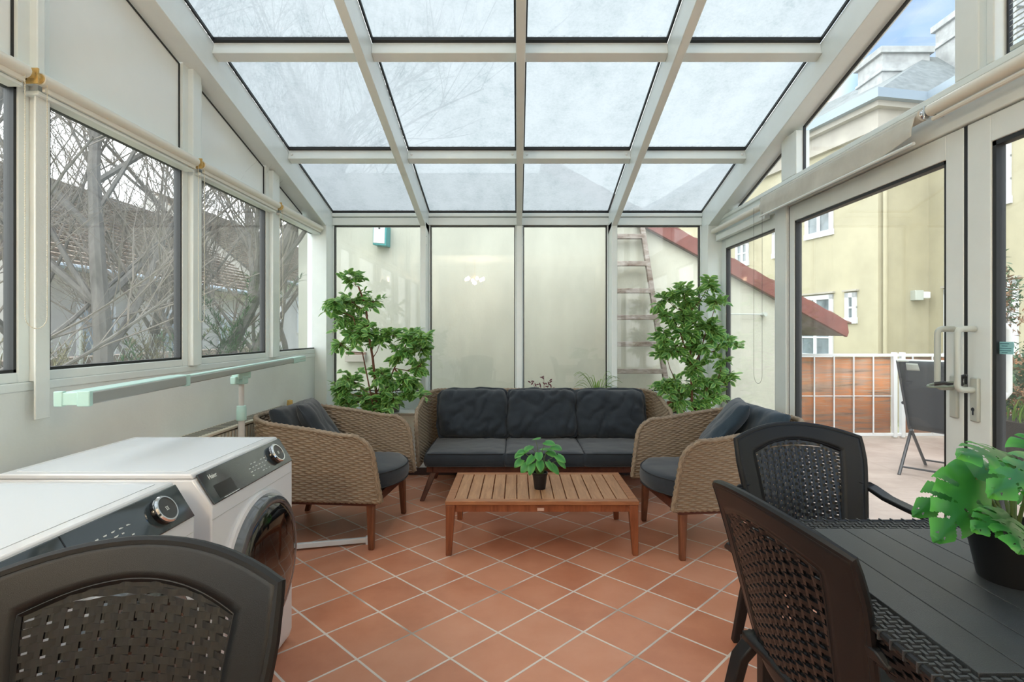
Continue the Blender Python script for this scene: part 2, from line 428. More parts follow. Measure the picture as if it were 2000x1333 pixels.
def lw(mb, s=-1): mb.v = [(x - s * XW, y - 2, z) for x, y, z in mb.v]; return mb
lw(box(-XW, -2.08, YR, 5.36, 0, 1.10)).build('low_wall', PLASTER_IN, wl)
lw(box(-XW + .004, -2.0, YR, 5.2, 1.095, 1.13)).build('sill_rail', FRAME, wl, bevel=.004)
WIN = [(4.333, 5.128), (3.274, 4.112), (2.207, 3.086), (1.167, 2.067), (.127, 1.027), (-.50, -.01)]
prev = 5.20
for i, (a, b) in enumerate(WIN):
    nwin += 1
    lo = WIN[i + 1][1] if i + 1 < len(WIN) else YR
    side_frame(-1, 'window_%d' % nwin, a - .055, b + (.05 if i else .03), 1.13, 2.34, a, b, 1.169, 2.249, GLASS)
    # mullion between this light and the next nearer one
    if i + 1 < len(WIN):
        y1 = a - .055
        lw(box(-XW + .03, -XW - .05, lo + .05, y1, 1.13, zb(y1) + .02)).build('mullion', FRAME, wl, bevel=.004)
    nwin += 1; side_poly(-1, 'window_%d' % nwin, a, b, 2.34, PANEL)
    # frame strip beside the upper panel
    lw(box(-XW, -XW - .05, b, b + (.05 if i else .03), 2.34, zb(b + .05) + .01)).build('upper_frame', FRAME, wl, smooth=False)
    lw(box(-XW, -XW - .05, a - .055, a, 2.34, zb(a) + .01)).build('upper_frame', FRAME, wl, smooth=False)
lw(box(-XW + .012, -XW - .04, YR, 5.2, 2.268, 2.345)).build('transom', FRAME, wl, bevel=.004)

wrt = empty('wall_right', (XW, 2, 0), kind='structure')
rw = lambda mb: lw(mb, 1)
# doors: far fixed leaf, large leaf, near leaf, then glazing back to the house
DT = 2.186
d1 = side_frame(1, 'door_1', 3.975, 5.10, .02, 2.20, 4.02, 5.005, .12, 2.09, GLASS, off=.02)
d2 = side_frame(1, 'door_2', 2.312, 3.79, .02, DT, 2.408, 3.725, .12, 2.078, GLASS, gw=.016)
d3 = side_frame(1, 'door_3', .80, 2.293, .02, DT, .9, 2.178, .12, 2.078, GLASS, gw=.018)
d4 = side_frame(1, 'door_4', -.5, .78, .02, DT, -.4, .68, .12, 2.078, GLASS)
rw(box(XW - .02, XW + .06, 3.80, 3.965, 0, DT + .02)).build('mullion', FRAME, wrt, bevel=.004)
rw(box(XW, XW + .08, YR, 5.2, -.02, .02)).build('threshold', FRAME, wrt, bevel=.003)
rw(box(XW - .012, XW + .07, YR, 5.2, DT + .004, 2.36)).build('header', FRAME, wrt, bevel=.005)
rw(box(XW - .03, XW + .02, YR, 5.1, 2.345, 2.375)).build('header_ledge', FRAME, wrt, bevel=.004)
rw(box(XW + .003, XW + .04, 2.292, 2.313, .02, DT)).build('door_gap_seal', GASKET, wrt, smooth=False)
rw(box(XW + .003, XW + .04, 3.788, 3.802, .02, DT)).build('door_gap_seal', GASKET, wrt, smooth=False)
for a, b in ((3.845, 4.80), (2.322, 3.64), (1.2, 2.125), (0.0, 1.1)):
    nwin += 1; side_poly(1, 'window_%d' % nwin, a, b, 2.375, GLASS)
for a, b in ((3.64, 3.845), (2.20, 2.322), (2.13, 2.165), (1.1, 1.2), (-.1, 0)):
    rw(box(XW - .03, XW + .06, a, b, 2.375, zb(b) + .02)).build('upper_mullion', FRAME, wrt, bevel=.004)
# house end behind the camera
tag(box(-2.1, 2.1, -2.72, -2.6, 0, 3.0).build('wall_front', PLASTER_IN), kind='structure')
tag(box(-2.0, -XW, -2.6, YR, 0, 4.1).build('wall_house_left', PLASTER_IN), kind='structure')
tag(box(XW, 2.0, -2.6, YR, 0, 4.1).build('wall_house_right', PLASTER_IN), kind='structure')
tag(box(-2, 2, -2.6, YR - .02, 2.9, 3.0).build('ceiling_house', PLASTER_IN), kind='structure')
tag(box(-2, 2, YR - .14, YR - .02, 3.0, 4.12).build('wall_gable', PLASTER_IN), kind='structure')

# venetian slats behind the topmost right light
vb = empty('venetian_blind', (XW - .002, 1.66, 2.385), 0, 'grey slatted blind behind the top right upper pane', 'blind')
m = MB()
for k in range(34):
    z = .03 + k * .021
    if z + 2.385 > zb(2.08) - .08: break
    m.hexa([(-.012, -.42, z), (.012, -.42, z + .020), (.012, .42, z + .020), (-.012, .42, z), (-.012, -.42, z + .0015), (.012, -.42, z + .0215), (.012, .42, z + .0215), (-.012, .42, z + .0015)])
m.build('slats', pm('slat_grey', (.45, .47, .42), .5), vb)
box(-.010, .012, -.42, .42, z + .0, z + .03).build('headrail', HANDLE, vb, bevel=.002)
box(-.012, .012, -.42, .42, -.0, .018).build('bottom_rail', HANDLE, vb, bevel=.002)
# ================================================================= FURNITURE
def wickermat():
    m, nt, b = newmat('wicker')
    n = nd(nt, 'ShaderNodeTexNoise', Scale=1.0, Detail=4.0, Roughness=.7); uv = nd(nt, 'ShaderNodeUVMap')
    mp = nd(nt, 'ShaderNodeMapping'); mp.inputs['Scale'].default_value = (60, 400, 1); nt.links.new(uv.outputs[0], mp.inputs[0]); nt.links.new(mp.outputs[0], n.inputs['Vector'])
    nt.links.new(ramp(nt, n.outputs['Fac'], [(.28, (.12, .082, .05)), (.5, (.26, .19, .125)), (.72, (.42, .33, .235))]), b.inputs['Base Color'])
    b.inputs['Roughness'].default_value = .55; return m
WICKER = wickermat()
def fabric(name, col, sc=700):
    m, nt, b = newmat(name); b.inputs['Roughness'].default_value = .9; b.inputs['Specular IOR Level'].default_value = .25
    b.inputs['Sheen Weight'].default_value = .25; b.inputs['Sheen Roughness'].default_value = .5
    tc = nd(nt, 'ShaderNodeTexCoord'); n = nd(nt, 'ShaderNodeTexNoise', Scale=sc, Detail=2.0); nt.links.new(tc.outputs['Object'], n.inputs['Vector'])
    n2 = nd(nt, 'ShaderNodeTexNoise', Scale=9.0, Detail=4.0); nt.links.new(tc.outputs['Object'], n2.inputs['Vector'])
    t = math_(nt, 'ADD', math_(nt, 'MULTIPLY', n.outputs['Fac'], .7), math_(nt, 'MULTIPLY', n2.outputs['Fac'], .3))
    nt.links.new(ramp(nt, t, [(.3, tuple(c * .65 for c in col)), (.7, tuple(c * 1.35 for c in col))]), b.inputs['Base Color'])
    bp = nd(nt, 'ShaderNodeBump', Strength=.35, Distance=.001); nt.links.new(n.outputs['Fac'], bp.inputs['Height']); nt.links.new(bp.outputs[0], b.inputs['Normal'])
    return m
FAB = fabric('charcoal_fabric', (.026, .032, .040))
FABB = fabric('slate_blue_fabric', (.030, .050, .070))
PIPING = pm('dark_piping', (.02, .022, .026), .8)
TEAK = wood('eucalyptus_legs', (.10, .030, .012), (.24, .085, .035), .38, (30, 30, 4))
TEAKD = wood('dark_stained_wood', (.055, .014, .008), (.13, .036, .018), .4, (4, 30, 30))
TABLEW = wood('acacia_slats', (.30, .135, .060), (.52, .27, .135), .42, (40, 4, 40))
TABLEF = wood('acacia_frame', (.26, .095, .038), (.44, .19, .082), .38, (4, 40, 40))
TABLEL = wood('acacia_leg', (.17, .045, .016), (.33, .105, .04), .36, (40, 40, 5))

def wicker_shell(root, depth, width, zb_, zarm, zback, rc, flare=.03, setback=.06, pu=.036, pv=.0125, nu_per=4, nv_per=5):
    """U shaped woven shell, open towards +x; centre line in plan with rounded rear corners"""
    hd, hw = depth / 2, width / 2
    segs = []; L1 = depth - rc; Lc = rc * PI / 2; L2 = width - 2 * rc; TOT = 2 * L1 + 2 * Lc + L2
    def plan(s):
        if s < L1: return (hd - s, -hw), (0, -1)
        s -= L1
        if s < Lc:
            a = s / rc; return (-hd + rc - rc * math.sin(a), -hw + rc - rc * math.cos(a)), (-math.sin(a), -math.cos(a))
        s -= Lc
        if s < L2: return (-hd, -hw + rc + s), (-1, 0)
        s -= L2
        if s < Lc:
            a = s / rc; return (-hd + rc - rc * math.cos(a), hw - rc + rc * math.sin(a)), (-math.cos(a), math.sin(a))
        s -= Lc
        return (-hd + rc + s, hw), (0, 1)
    def ztop(s):
        d = min(s, TOT - s); t = min(1, max(0, (d - .05) / (L1 + Lc * .6 - .05))); return zarm + (zback - zarm) * (t ** 1.3)
    rcorner = .13
    def core(u, v):
        s = u * TOT; (x, y), n = plan(s)
        zt = ztop(s); z = zb_ + v * (zt - zb_)
        if x > 0:   # front edge leans back towards the top and rounds over
            k = (z - zb_) / (zarm - zb_); xf = hd - setback * k
            over = z - (zarm - rcorner)
            if over > 0: xf -= rcorner - math.sqrt(max(0, rcorner ** 2 - min(over, rcorner * .98) ** 2))
            x = x * xf / hd
        fl = flare * (z - zb_) / (zarm - zb_)
        return Vector((x + n[0] * fl, y + n[1] * fl, z)), Vector((n[0], n[1], 0))
    H = zarm - zb_; nv = int(H / pv) * nv_per; nu = int(TOT / pu) * nu_per
    NR = int(H / pv); NC = int(TOT / pu)
    T = .014
    def disp(u, v):
        r = v * NR; f = r - math.floor(r); prof = math.sqrt(max(0, 1 - (2 * f - 1) ** 2)) if 0 < f < 1 else 0
        w = math.cos(2 * PI * (u * NC / 2 + (math.floor(r) % 2) * .5))
        return prof * (.0045 + .0050 * w)
    m = MB()
    eps = .25 / nv
    def outer(u, v):
        p, n = core(u, v); return p + n * (T / 2 + disp(u, min(.9999, v)))
    def inner(u, v):
        p, n = core(1 - u, v); return p - n * (T / 2 + disp(1 - u, min(.9999, v)))
    m.grid(outer, nu, nv, uv=True); m.grid(inner, nu, nv, uv=True)
    sh = m.build('woven_shell', WICKER, root, angle=80)
    # plaited rim along arms and back, and down the two front edges and along the bottom
    path = []
    N = int(TOT / .012)
    for i in range(15): path.append(core(0, i / 15 * .97)[0])
    for i in range(N + 1): path.append(core(i / N, .985)[0])
    for i in range(14, -1, -1): path.append(core(1, i / 15 * .97)[0])
    def plait(path, r):
        m = MB(); n = 8; vs = []; uvs = []
        # resample evenly
        pts = [Vector(p) for p in path]; out = [pts[0]]; acc = 0; step = .007
        for a, b in zip(pts, pts[1:]):
            d = (b - a).length; t = step - acc
            while t <= d and d > 0: out.append(a + (b - a) * (t / d)); t += step
            acc = (acc + d) % step
        m.tube(out, r, n=n)
        nn = len(out)
        for i in range(nn):
            for k in range(n):
                q = 2 * PI * k / n; dd = .0030 * math.sin(q * 2 + i * step * 2 * PI / .034)
                j = i * n + k; c = out[i]; v = Vector(m.v[j]); m.v[j] = tuple(c + (v - c) * (1 + dd / r)); m.uv[j] = (i * step * .5, k / n * .03)
        m.has = True
        return m
    plait(path, .0165).build('woven_rim', WICKER, root, angle=80)
    bp = [core(i / N, 0)[0] for i in range(N + 1)]
    plait(bp, .011).build('bottom_rim', WICKER, root, angle=80)
    return core

def cushion(w, d, h, seed=0, puff=.5, wr=.006, rnd=.08, n=26, corner=.0):
    """soft box w (x) by d (y) by h (z), centred; returns MB"""
    m = MB(); e = 1.0
    def f(face):
        def g(u, v):
            a, b = 2 * u - 1, 2 * v - 1
            p = {0: (a, b, 1), 1: (b, a, -1), 2: (1, a, b), 3: (-1, b, a), 4: (b, 1, a), 5: (a, -1, b)}[face]
            x, y, z = p
            # round the outline
            k = max(0, (abs(x) * abs(y)) ** 6) * corner
            X = x * (1 - k) ; Y = y * (1 - k)
            edge = (1 - abs(x) ** 5) * (1 - abs(y) ** 5)
            th = (1 - puff) + puff * max(0, edge) ** .5
            px, py, pz = X * w / 2, Y * d / 2, z * h / 2 * th
            # side faces bulge out
            side = (1 - z * z) * rnd * h
            px += math.copysign(side, x) * (abs(x) ** 12); py += math.copysign(side, y) * (abs(y) ** 12)
            q = Vector((px * 7 + seed * 3.1, py * 7, pz * 5 + seed))
            nn = noise.noise(q) * 1.0 + noise.noise(q * 2.3) * .5
            rid = 1 - abs(noise.noise(Vector((px * 5 + py * 9 + seed, py * 4 - px * 3, seed * 1.7)))) * 5
            pz += math.copysign(1, z) * (nn * wr - max(0, rid) * wr * .9) * (1 if abs(z) > .9 else abs(z))
            px += nn * wr * .6; py += noise.noise(q * 1.7 + Vector((5, 5, 5))) * wr * .6
            return (px, py, pz)
        return g
    for k in range(6): m.grid(f(k), n, n)
    return m
def weld(o):
    md = o.modifiers.new('weld', 'WELD'); md.merge_threshold = .0008; return o
def xform(mb, M): mb.v = [tuple(M @ Vector(v)) for v in mb.v]; return mb
def RT(loc, rx=0, ry=0, rz=0):
    return Matrix.Translation(loc) @ Matrix.Rotation(rz, 4, 'Z') @ Matrix.Rotation(ry, 4, 'Y') @ Matrix.Rotation(rx, 4, 'X')
def add_cushion(name, parent, loc, w, d, h, mat=FAB, rx=0, ry=0, rz=0, seed=0, piping=True, **kw):
    M = RT(loc, rx, ry, rz)
    c = weld(xform(cushion(w, d, h, seed, **kw), M).build(name, mat, parent, angle=180))
    if piping:
        for zz in (-1, 1):
            pts = []
            for (a, b) in ((1, 1), (-1, 1), (-1, -1), (1, -1)):
                for t in range(5):
                    q = math.atan2(b, a) - PI / 4 + (t / 4) * PI / 2
                    r = .03; pts.append(Vector((a * (w / 2 - r) + r * 1.12 * math.cos(q), b * (d / 2 - r) + r * 1.12 * math.sin(q), zz * h / 2 * (1 - kw.get('puff', .5)) * .98)))
            xform(MB().tube(pts, .0035, n=6, closed=True), M).build('piping', PIPING, c)
    return c
def leg(x0, y0, z0, x1, y1, r0, r1, z1=0, square=True):
    """tapered leg from (x0,y0,z0) down to (x1,y1,z1)"""
    m = MB(); p = []
    for (x, y, z, r) in ((x1, y1, z1, r1), (x0, y0, z0, r0)):
        p += [(x - r, y - r, z), (x + r, y - r, z), (x + r, y + r, z), (x - r, y + r, z)]
    return m.hexa(p)

def make_armchair(name, loc, rz, label, cat='armchair', group='wicker armchairs beside the coffee table', mirror=1, pmat=FAB):
    r = empty(name, loc, rz, label, cat, group)
    wicker_shell(r, .83, .74, .30, .705, .79, .20, flare=.03)
    # wooden frame under the seat
    f = MB(); f.box(-.34, .37, -.345, -.305, .265, .32); f.box(-.34, .37, .305, .345, .265, .32); f.box(.33, .37, -.305, .305, .265, .32); f.box(-.34, -.30, -.305, .305, .265, .32)
    f.build('seat_frame', TEAKD, r, bevel=.004)
    box(-.30, .33, -.305, .305, .29, .315).build('seat_deck', DARKMETAL, r)
    for sy in (-1, 1):
        leg(.335, sy * .315, .30, .345, sy * .335, .024, .017).build('leg', TEAK, r, bevel=.006)
        leg(-.30, sy * .315, .30, -.385, sy * .335, .024, .017).build('leg', TEAK, r, bevel=.006)
    # seat cushion with a rounded nose
    m = cushion(.74, .66, .135, 3, puff=.35, wr=.003, n=22)
    for i, v in enumerate(m.v):
        x, y, z = v
        if x > .1: x -= .16 * ((x - .1) / .27) ** 2 * (abs(y) / .33) ** 2.2
        m.v[i] = (x + .085, y, z + .395)
    c = weld(m.build('seat_cushion', pmat, r, angle=180))
    for zz in (.35, .44):
        pts = [(-.28, -.325, zz)]
        for k in range(13):
            y = -.33 + .66 * k / 12; pts.append((.085 + .372 - .16 * (abs(y) / .33) ** 2.2, y, zz - .0))
        pts.append((-.28, .325, zz))
        MB().tube(pts, .004, n=6).build('piping', PIPING, c)
    return r
A1 = make_armchair('wicker_armchair', (-1.20, 3.70, 0), math.radians(-5), 'wicker armchair with dark cushions left of the coffee table, by the drying rack')
add_cushion('back_cushion', A1, (-.22, -.02, .62), .46, .60, .13, FAB, ry=math.radians(66), rz=math.radians(4), seed=5, puff=.6, wr=.010, piping=False)
add_cushion('throw_pillow', A1, (-.135, .02, .675), .40, .40, .11, FAB, rx=math.radians(0), ry=math.radians(58), rz=math.radians(14), seed=9, puff=.75, wr=.008, piping=False)
A2 = make_armchair('wicker_armchair', (1.265, 3.55, 0), math.radians(180 + 6), 'wicker armchair with blue-grey cushions right of the coffee table, by the glass doors')
add_cushion('back_cushion', A2, (-.25, .02, .62), .44, .60, .12, FABB, ry=math.radians(68), rz=math.radians(-4), seed=15, puff=.6, wr=.010, piping=False)
add_cushion('throw_pillow', A2, (-.12, -.10, .69), .42, .42, .12, FABB, ry=math.radians(52), rz=math.radians(-22), seed=19, puff=.75, wr=.008, piping=False)

# ---- sofa
SF = empty('wicker_sofa', (.215, 4.665, 0), -PI / 2, 'three seat wicker sofa with charcoal cushions under the rear windows', 'sofa')
wicker_shell(SF, .70, 1.98, .27, .70, .80, .17, flare=.035, setback=.05)
f = MB(); f.box(-.30, .34, -.93, -.88, .215, .275); f.box(-.30, .34, .88, .93, .215, .275); f.box(.295, .345, -.88, .88, .215, .275); f.box(-.30, -.25, -.88, .88, .215, .275)
f.build('seat_frame', TEAKD, SF, bevel=.004)
box(-.29, .32, -.90, .90, .262, .28).build('seat_deck', DARKMETAL, SF)
for sy in (-1, 1):
    leg(.30, sy * .87, .23, .36, sy * .96, .026, .018).build('leg', TEAKD, SF, bevel=.006)
    leg(-.24, sy * .87, .23, -.30, sy * .96, .026, .018).build('leg', TEAKD, SF, bevel=.006)
for k, yc in enumerate((-.615, .0, .615)):
    add_cushion('seat_cushion', SF, (.095, yc, .335), .68, .612, .125, FAB, seed=30 + k, puff=.22, wr=.0035, rnd=.10)
for k, yc in enumerate((-.605, 0.005, .605)):
    add_cushion('back_cushion', SF, (-.222, yc, .598), .43, .615, .23, FAB, ry=math.radians(72), rz=math.radians((2, -1, -3)[k]), seed=41 + k * 7, puff=.78, wr=.022, n=40, corner=.10, piping=False)

# ---- coffee table (local origin at its centre)
CT = empty('coffee_table', (.1475, 3.57, 0), 0, 'low slatted wooden coffee table on the tiles in front of the sofa', 'coffee table')
w2, d2_, zt = .5725, .335, .325
f = MB(); f.box(-w2, w2, -d2_, -d2_ + .05, zt - .024, zt); f.box(-w2, w2, d2_ - .05, d2_, zt - .024, zt)
f.box(-w2, -w2 + .05, -d2_ + .05, d2_ - .05, zt - .024, zt); f.box(w2 - .05, w2, -d2_ + .05, d2_ - .05, zt - .024, zt)
f.build('top_frame', TABLEF, CT, bevel=.003)
ns = 14; sw = (2 * w2 - .10) / ns
for i in range(ns):
    x = -w2 + .05 + i * sw
    box(x + .003, x + sw - .003, -d2_ + .052, d2_ - .052, zt - .022, zt - .001).build('slat', TABLEW, CT, bevel=.002)
ap = MB()
ap.box(-w2 + .05, w2 - .05, -d2_ + .022, -d2_ + .042, zt - .07, zt - .024); ap.box(-w2 + .05, w2 - .05, d2_ - .042, d2_ - .022, zt - .07, zt - .024)
ap.box(-w2 + .022, -w2 + .042, -d2_ + .04, d2_ - .04, zt - .07, zt - .024); ap.box(w2 - .042, w2 - .022, -d2_ + .04, d2_ - .04, zt - .07, zt - .024)
ap.build('apron', TABLEL, CT, bevel=.002)
box(-.028, .012, -d2_ + .0205, -d2_ + .0225, zt - .064, zt - .046).build('name_plate', CHROME, CT)
for sx in (-1, 1):
    for sy in (-1, 1):
        x, y = sx * (w2 - .033), sy * (d2_ - .033); m = MB()
        xo, yo = sx * (w2 - .003), sy * (d2_ - .003)
        for z, t in ((0, .034), (zt - .07, .052), (zt - .024, .056)):
            pass
        m.hexa([(*sorted((xo - 0, xo - sx * .034))[:1], min(yo, yo - sy * .034), 0), (max(xo, xo - sx * .034), min(yo, yo - sy * .034), 0), (max(xo, xo - sx * .034), max(yo, yo - sy * .034), 0), (min(xo, xo - sx * .034), max(yo, yo - sy * .034), 0),
                (min(xo, xo - sx * .056), min(yo, yo - sy * .056), zt - .024), (max(xo, xo - sx * .056), min(yo, yo - sy * .056), zt - .024), (max(xo, xo - sx * .056), max(yo, yo - sy * .056), zt - .024), (min(xo, xo - sx * .056), max(yo, yo - sy * .056), zt - .024)])
        m.build('leg', TABLEL, CT, bevel=.004)

# ---- plastic rattan-look chairs
PLAST = pm('charcoal_plastic', (.0065, .0075, .009), .40, spec=.35, bump=.15, bscale=900)
PLASTW = pm('charcoal_weave', (.006, .0068, .008), .26)
def strip(mb, pts, side, w, t):
    """flat band along pts; side = list of unit vectors for the width"""
    vs = []; n = len(pts)
    for i, p in enumerate(pts):
        p = Vector(p); s = Vector(side[i] if isinstance(side, list) else side)
        a = Vector(pts[min(i + 1, n - 1)]) - Vector(pts[max(i - 1, 0)]); a.normalize(); nn = a.cross(s).normalized()
        ww = w[i] if isinstance(w, list) else w
        vs += [p - s * ww / 2 - nn * t / 2, p + s * ww / 2 - nn * t / 2, p + s * ww / 2 + nn * t / 2, p - s * ww / 2 + nn * t / 2]
    fs = [(3, 2, 1, 0), tuple((n - 1) * 4 + k for k in range(4))]
    for i in range(n - 1):
        for k in range(4): fs.append((i * 4 + k, i * 4 + (k + 1) % 4, i * 4 + 4 + (k + 1) % 4, i * 4 + 4 + k))
    return mb.add(vs, fs)
def make_plastic_chair(name, loc, rz, label):
    r = empty(name, loc, rz, label, 'chair', 'charcoal plastic chairs with woven backs' )
    zs, zt, HW = .44, .92, .275
    def S_(u, v):   # back surface, u -1..1, v 0..1
        hw = .215 + (HW - .215) * (min(1, v / .8) ** .8)
        z = zs - .04 + v * (zt - .052 * u * u - zs + .04)
        k = (z - zs) / (zt - zs)
        x = -.195 - .105 * k - .03 * max(0, k - .6) ** 2 * 4 + .050 * u * u
        return Vector((x, u * hw, z))
    u1, v0, v1 = .71, .10, .885
    def inn(u, v):
        top = v1 - .05 * (u / u1) ** 2
        return abs(u) < u1 * (1 - .06 * (1 - v)) and v0 < v < top
    # solid frame around the woven field: four meshed borders
    m = MB()
    def tri(ua, ub, va, vb, nu=10, nv=14): m.grid(lambda a, b: S_(ua(b) + (ub(b) - ua(b)) * a, va(a) + (vb(a) - va(a)) * b), nu, nv)
    ui = lambda v: u1 * (1 - .06 * (1 - v))
    def topv(u): return v1 - .05 * (u / u1) ** 2
    N = 24
    def ring(a):   # a: 0..1 around ; returns inner and outer (u,v)
        k = (a * 4) % 4; s = int(k); t = k - s
        if s == 0: u = -1 + 2 * t; return (u * ui(0) , v0), (u, 0)
        if s == 1: v = t; vv = v0 + (topv(u1) - v0) * v; return (ui(vv), vv), (1, v)
        if s == 2: u = 1 - 2 * t; return (u * u1 * .995, topv(u * u1)), (u, 1)
        v = 1 - t; vv = v0 + (topv(u1) - v0) * v; return (-ui(vv), vv), (-1, v)
    def fr(a, b):
        i, o = ring(a); return S_(i[0] + (o[0] - i[0]) * b, i[1] + (o[1] - i[1]) * b)
    mm = MB().grid(fr, 96, 5, closed_u=True)
    mm.build('backrest_frame', PLAST, r, solid=.016, bevel=.0, angle=50)
    # rolled lip round the outer edge and a step round the woven field
    pts = []
    for k in range(0, 49):
        a = .25 + .75 * k / 48; i, o = ring(a); 
        p = S_(*o); pts.append(p)
    MB().tube(pts, [.0105] * len(pts), n=8, flat=1.0).build('backrest_rim', PLAST, r)
    MB().tube([S_(*ring(k / 96)[0]) for k in range(96)], .0085, n=6, closed=True).build('field_rim', PLAST, r)
    # woven field: horizontal bands weaving over uprights
    wv = MB(); pit = .0132; H = S_(0, v1).z - S_(0, v0).z; nr = int(H / pit)
    pu = .029
    for j in range(nr):
        v = v0 + (j + .5) / nr * (v1 - v0)
        um = ui(v)
        tv = v1 - v
        if tv < .05: um = min(um, u1 * math.sqrt(max(0.02, tv / .05)))
        pts = []; n = int(2 * um * .26 / (pu / 4)) + 2
        for k in range(n + 1):
            u = -um + 2 * um * k / n; p = S_(u, v)
            p.x += .0036 * math.cos(2 * PI * (p.y / (2 * pu)) + PI * (j % 2)); pts.append(p)
        strip(wv, pts, (-.25, 0, .97), .0116, .0030)
    for dv in (.004, .024): strip(wv, [S_(u1 * .97 * (k / 20 - 1), topv(u1 * .97 * (k / 20 - 1)) - dv) for k in range(41)], (-.25, 0, .97), .0105, .003)
    ng = int(2 * u1 * .26 / pu) + 2
    for i in range(-ng // 2, ng // 2 + 1):
        y = (i + .5) * pu; pts = []
        for k in range(13):
            v = v0 + k / 12 * (v1 - v0); hw = .215 + (HW - .215) * (min(1, v / .8) ** .8)
            if abs(y / hw) > ui(v): continue
            if v > topv(y / hw): continue
            pts.append(S_(y / hw, v))
        if len(pts) > 2: strip(wv, pts, (0, 1, 0), .0225, .002)
    wv.build('woven_backrest', PLASTW, r, smooth=False)
    # seat
    sg = MB(); sg.grid(lambda a, b: Vector((-.20 + .45 * b, (a * 2 - 1) * (.215 + .03 * b), zs - .018 * math.sin(PI * a) * math.sin(PI * min(1, b * 1.1)) - .02 * max(0, b - .85) / .15)), 16, 16)
    sg.build('seat', PLAST, r, solid=.022, offset=-1)
    for sy in (-1, 1):
        pts = [S_(sy * .98, .62) + Vector((.0, 0, 0)), Vector((-.20, sy * .285, .672)), Vector((-.12, sy * .300, .645)), Vector((-.02, sy * .308, .635)), Vector((.10, sy * .305, .632)), Vector((.18, sy * .297, .615)), Vector((.215, sy * .288, .57)), Vector((.222, sy * .280, .50))]
        strip(MB(), pts, (0, 1, 0), [.05, .052, .05, .05, .05, .05, .048, .045], .018).build('armrest', PLAST, r, bevel=.004, sub=0)
        leg(.222, sy * .280, .51, .245, sy * .285, .023, .017).build('leg', PLAST, r, bevel=.005)
        pts = [S_(sy * .93, .10), Vector((-.20, sy * .225, .38)), Vector((-.235, sy * .245, .20)), Vector((-.275, sy * .262, .0))]
        strip(MB(), pts, (0, 1, 0), [.055, .05, .042, .034], .030).build('leg', PLAST, r, bevel=.005)
    box(-.18, .20, -.262, -.232, .395, .425).build('side_rail', PLAST, r, bevel=.004); box(-.18, .20, .232, .262, .395, .425).build('side_rail', PLAST, r, bevel=.004)
    return r
make_plastic_chair('rattan_look_chair', (-.697, .735, 0), math.radians(-90 + 1), 'charcoal plastic chair with woven back standing in front of the washing machines')
make_plastic_chair('rattan_look_chair', (1.215, 2.09, 0), math.radians(-90 + 4), 'charcoal plastic chair facing the camera at the far side of the dining table')
make_plastic_chair('rattan_look_chair', (.875, 1.395, 0), math.radians(8), 'charcoal plastic chair seen from behind, at the left end of the dining table')

# ---- dining table
TP = pm('table_plastic', (.040, .046, .051), .36, var=.12, vscale=14, bump=.25, bscale=500)
DT_ = empty('dining_table', (1.19, 1.28, 0), 0, 'charcoal plastic dining table with woven border in the right foreground', 'table')
hx, hy, zt = .48, .42, .74
def plank(x0, x1): return box(x0 + .0012, x1 - .0012, -hy + .075, hy - .075, zt - .02, zt)
n = 9; pw = (2 * hx - .15) / n
for i in range(n): plank(-hx + .075 + i * pw, -hx + .075 + (i + 1) * pw).build('top_plank', TP, DT_, bevel=.0012)
box(-hx + .01, hx - .01, -hy + .01, hy - .01, zt - .03, zt - .0185).build('top_underlay', PLASTW, DT_)
# woven border: over-under bands in both directions
bw = MB(); pitch = .0175
def band(x0, x1, y0, y1, alongx):
    nx = max(1, round((x1 - x0) / pitch)); ny = max(1, round((y1 - y0) / pitch)); sx = (x1 - x0) / nx; sy = (y1 - y0) / ny
    for i in range(nx):
        for j in range(ny):
            cx, cy = x0 + (i + .5) * sx, y0 + (j + .5) * sy; k = (i + 2 * j) % 4
            if (i + j) % 2: a, b = sx * .62, sy * .24
            else: a, b = sx * .24, sy * .62
            z = zt - .002
            bw.hexa([(cx - a, cy - b, z - .012), (cx + a, cy - b, z - .012), (cx + a, cy + b, z - .012), (cx - a, cy + b, z - .012),
                     (cx - a * .86, cy - b * .7, z), (cx + a * .86, cy - b * .7, z), (cx + a * .86, cy + b * .7, z), (cx - a * .86, cy + b * .7, z)])
band(-hx + .008, -hx + .07, -hy + .008, hy - .008, False); band(hx - .07, hx - .008, -hy + .008, hy - .008, False)
band(-hx + .07, hx - .07, -hy + .008, -hy + .07, True); band(-hx + .07, hx - .07, hy - .07, hy - .008, True)

rp = []
for (a, b, q0) in ((1, 1, 0), (-1, 1, 90), (-1, -1, 180), (1, -1, 270)):
    for t in range(6):
        q = math.radians(q0 + t * 18); rp.append((a * (hx - .03) + .03 * math.cos(q), b * (hy - .03) + .03 * math.sin(q), zt - .007))
MB().tube(rp, .0075, n=8, closed=True).build('edge_rim', PLAST, DT_)
bd = MB()
for k in range(int(2 * hy / .035)):
    y = -hy + .03 + k * .035
    for sx in (-1, 1): bd.box(sx * (hx - .010), sx * (hx + .0095), y, y + .004, zt - .017, zt + .0015)
for k in range(int(2 * hx / .035)):
    x = -hx + .03 + k * .035
    for sy in (-1, 1): bd.box(x, x + .004, sy * (hy - .010), sy * (hy + .0095), zt - .017, zt + .0015)

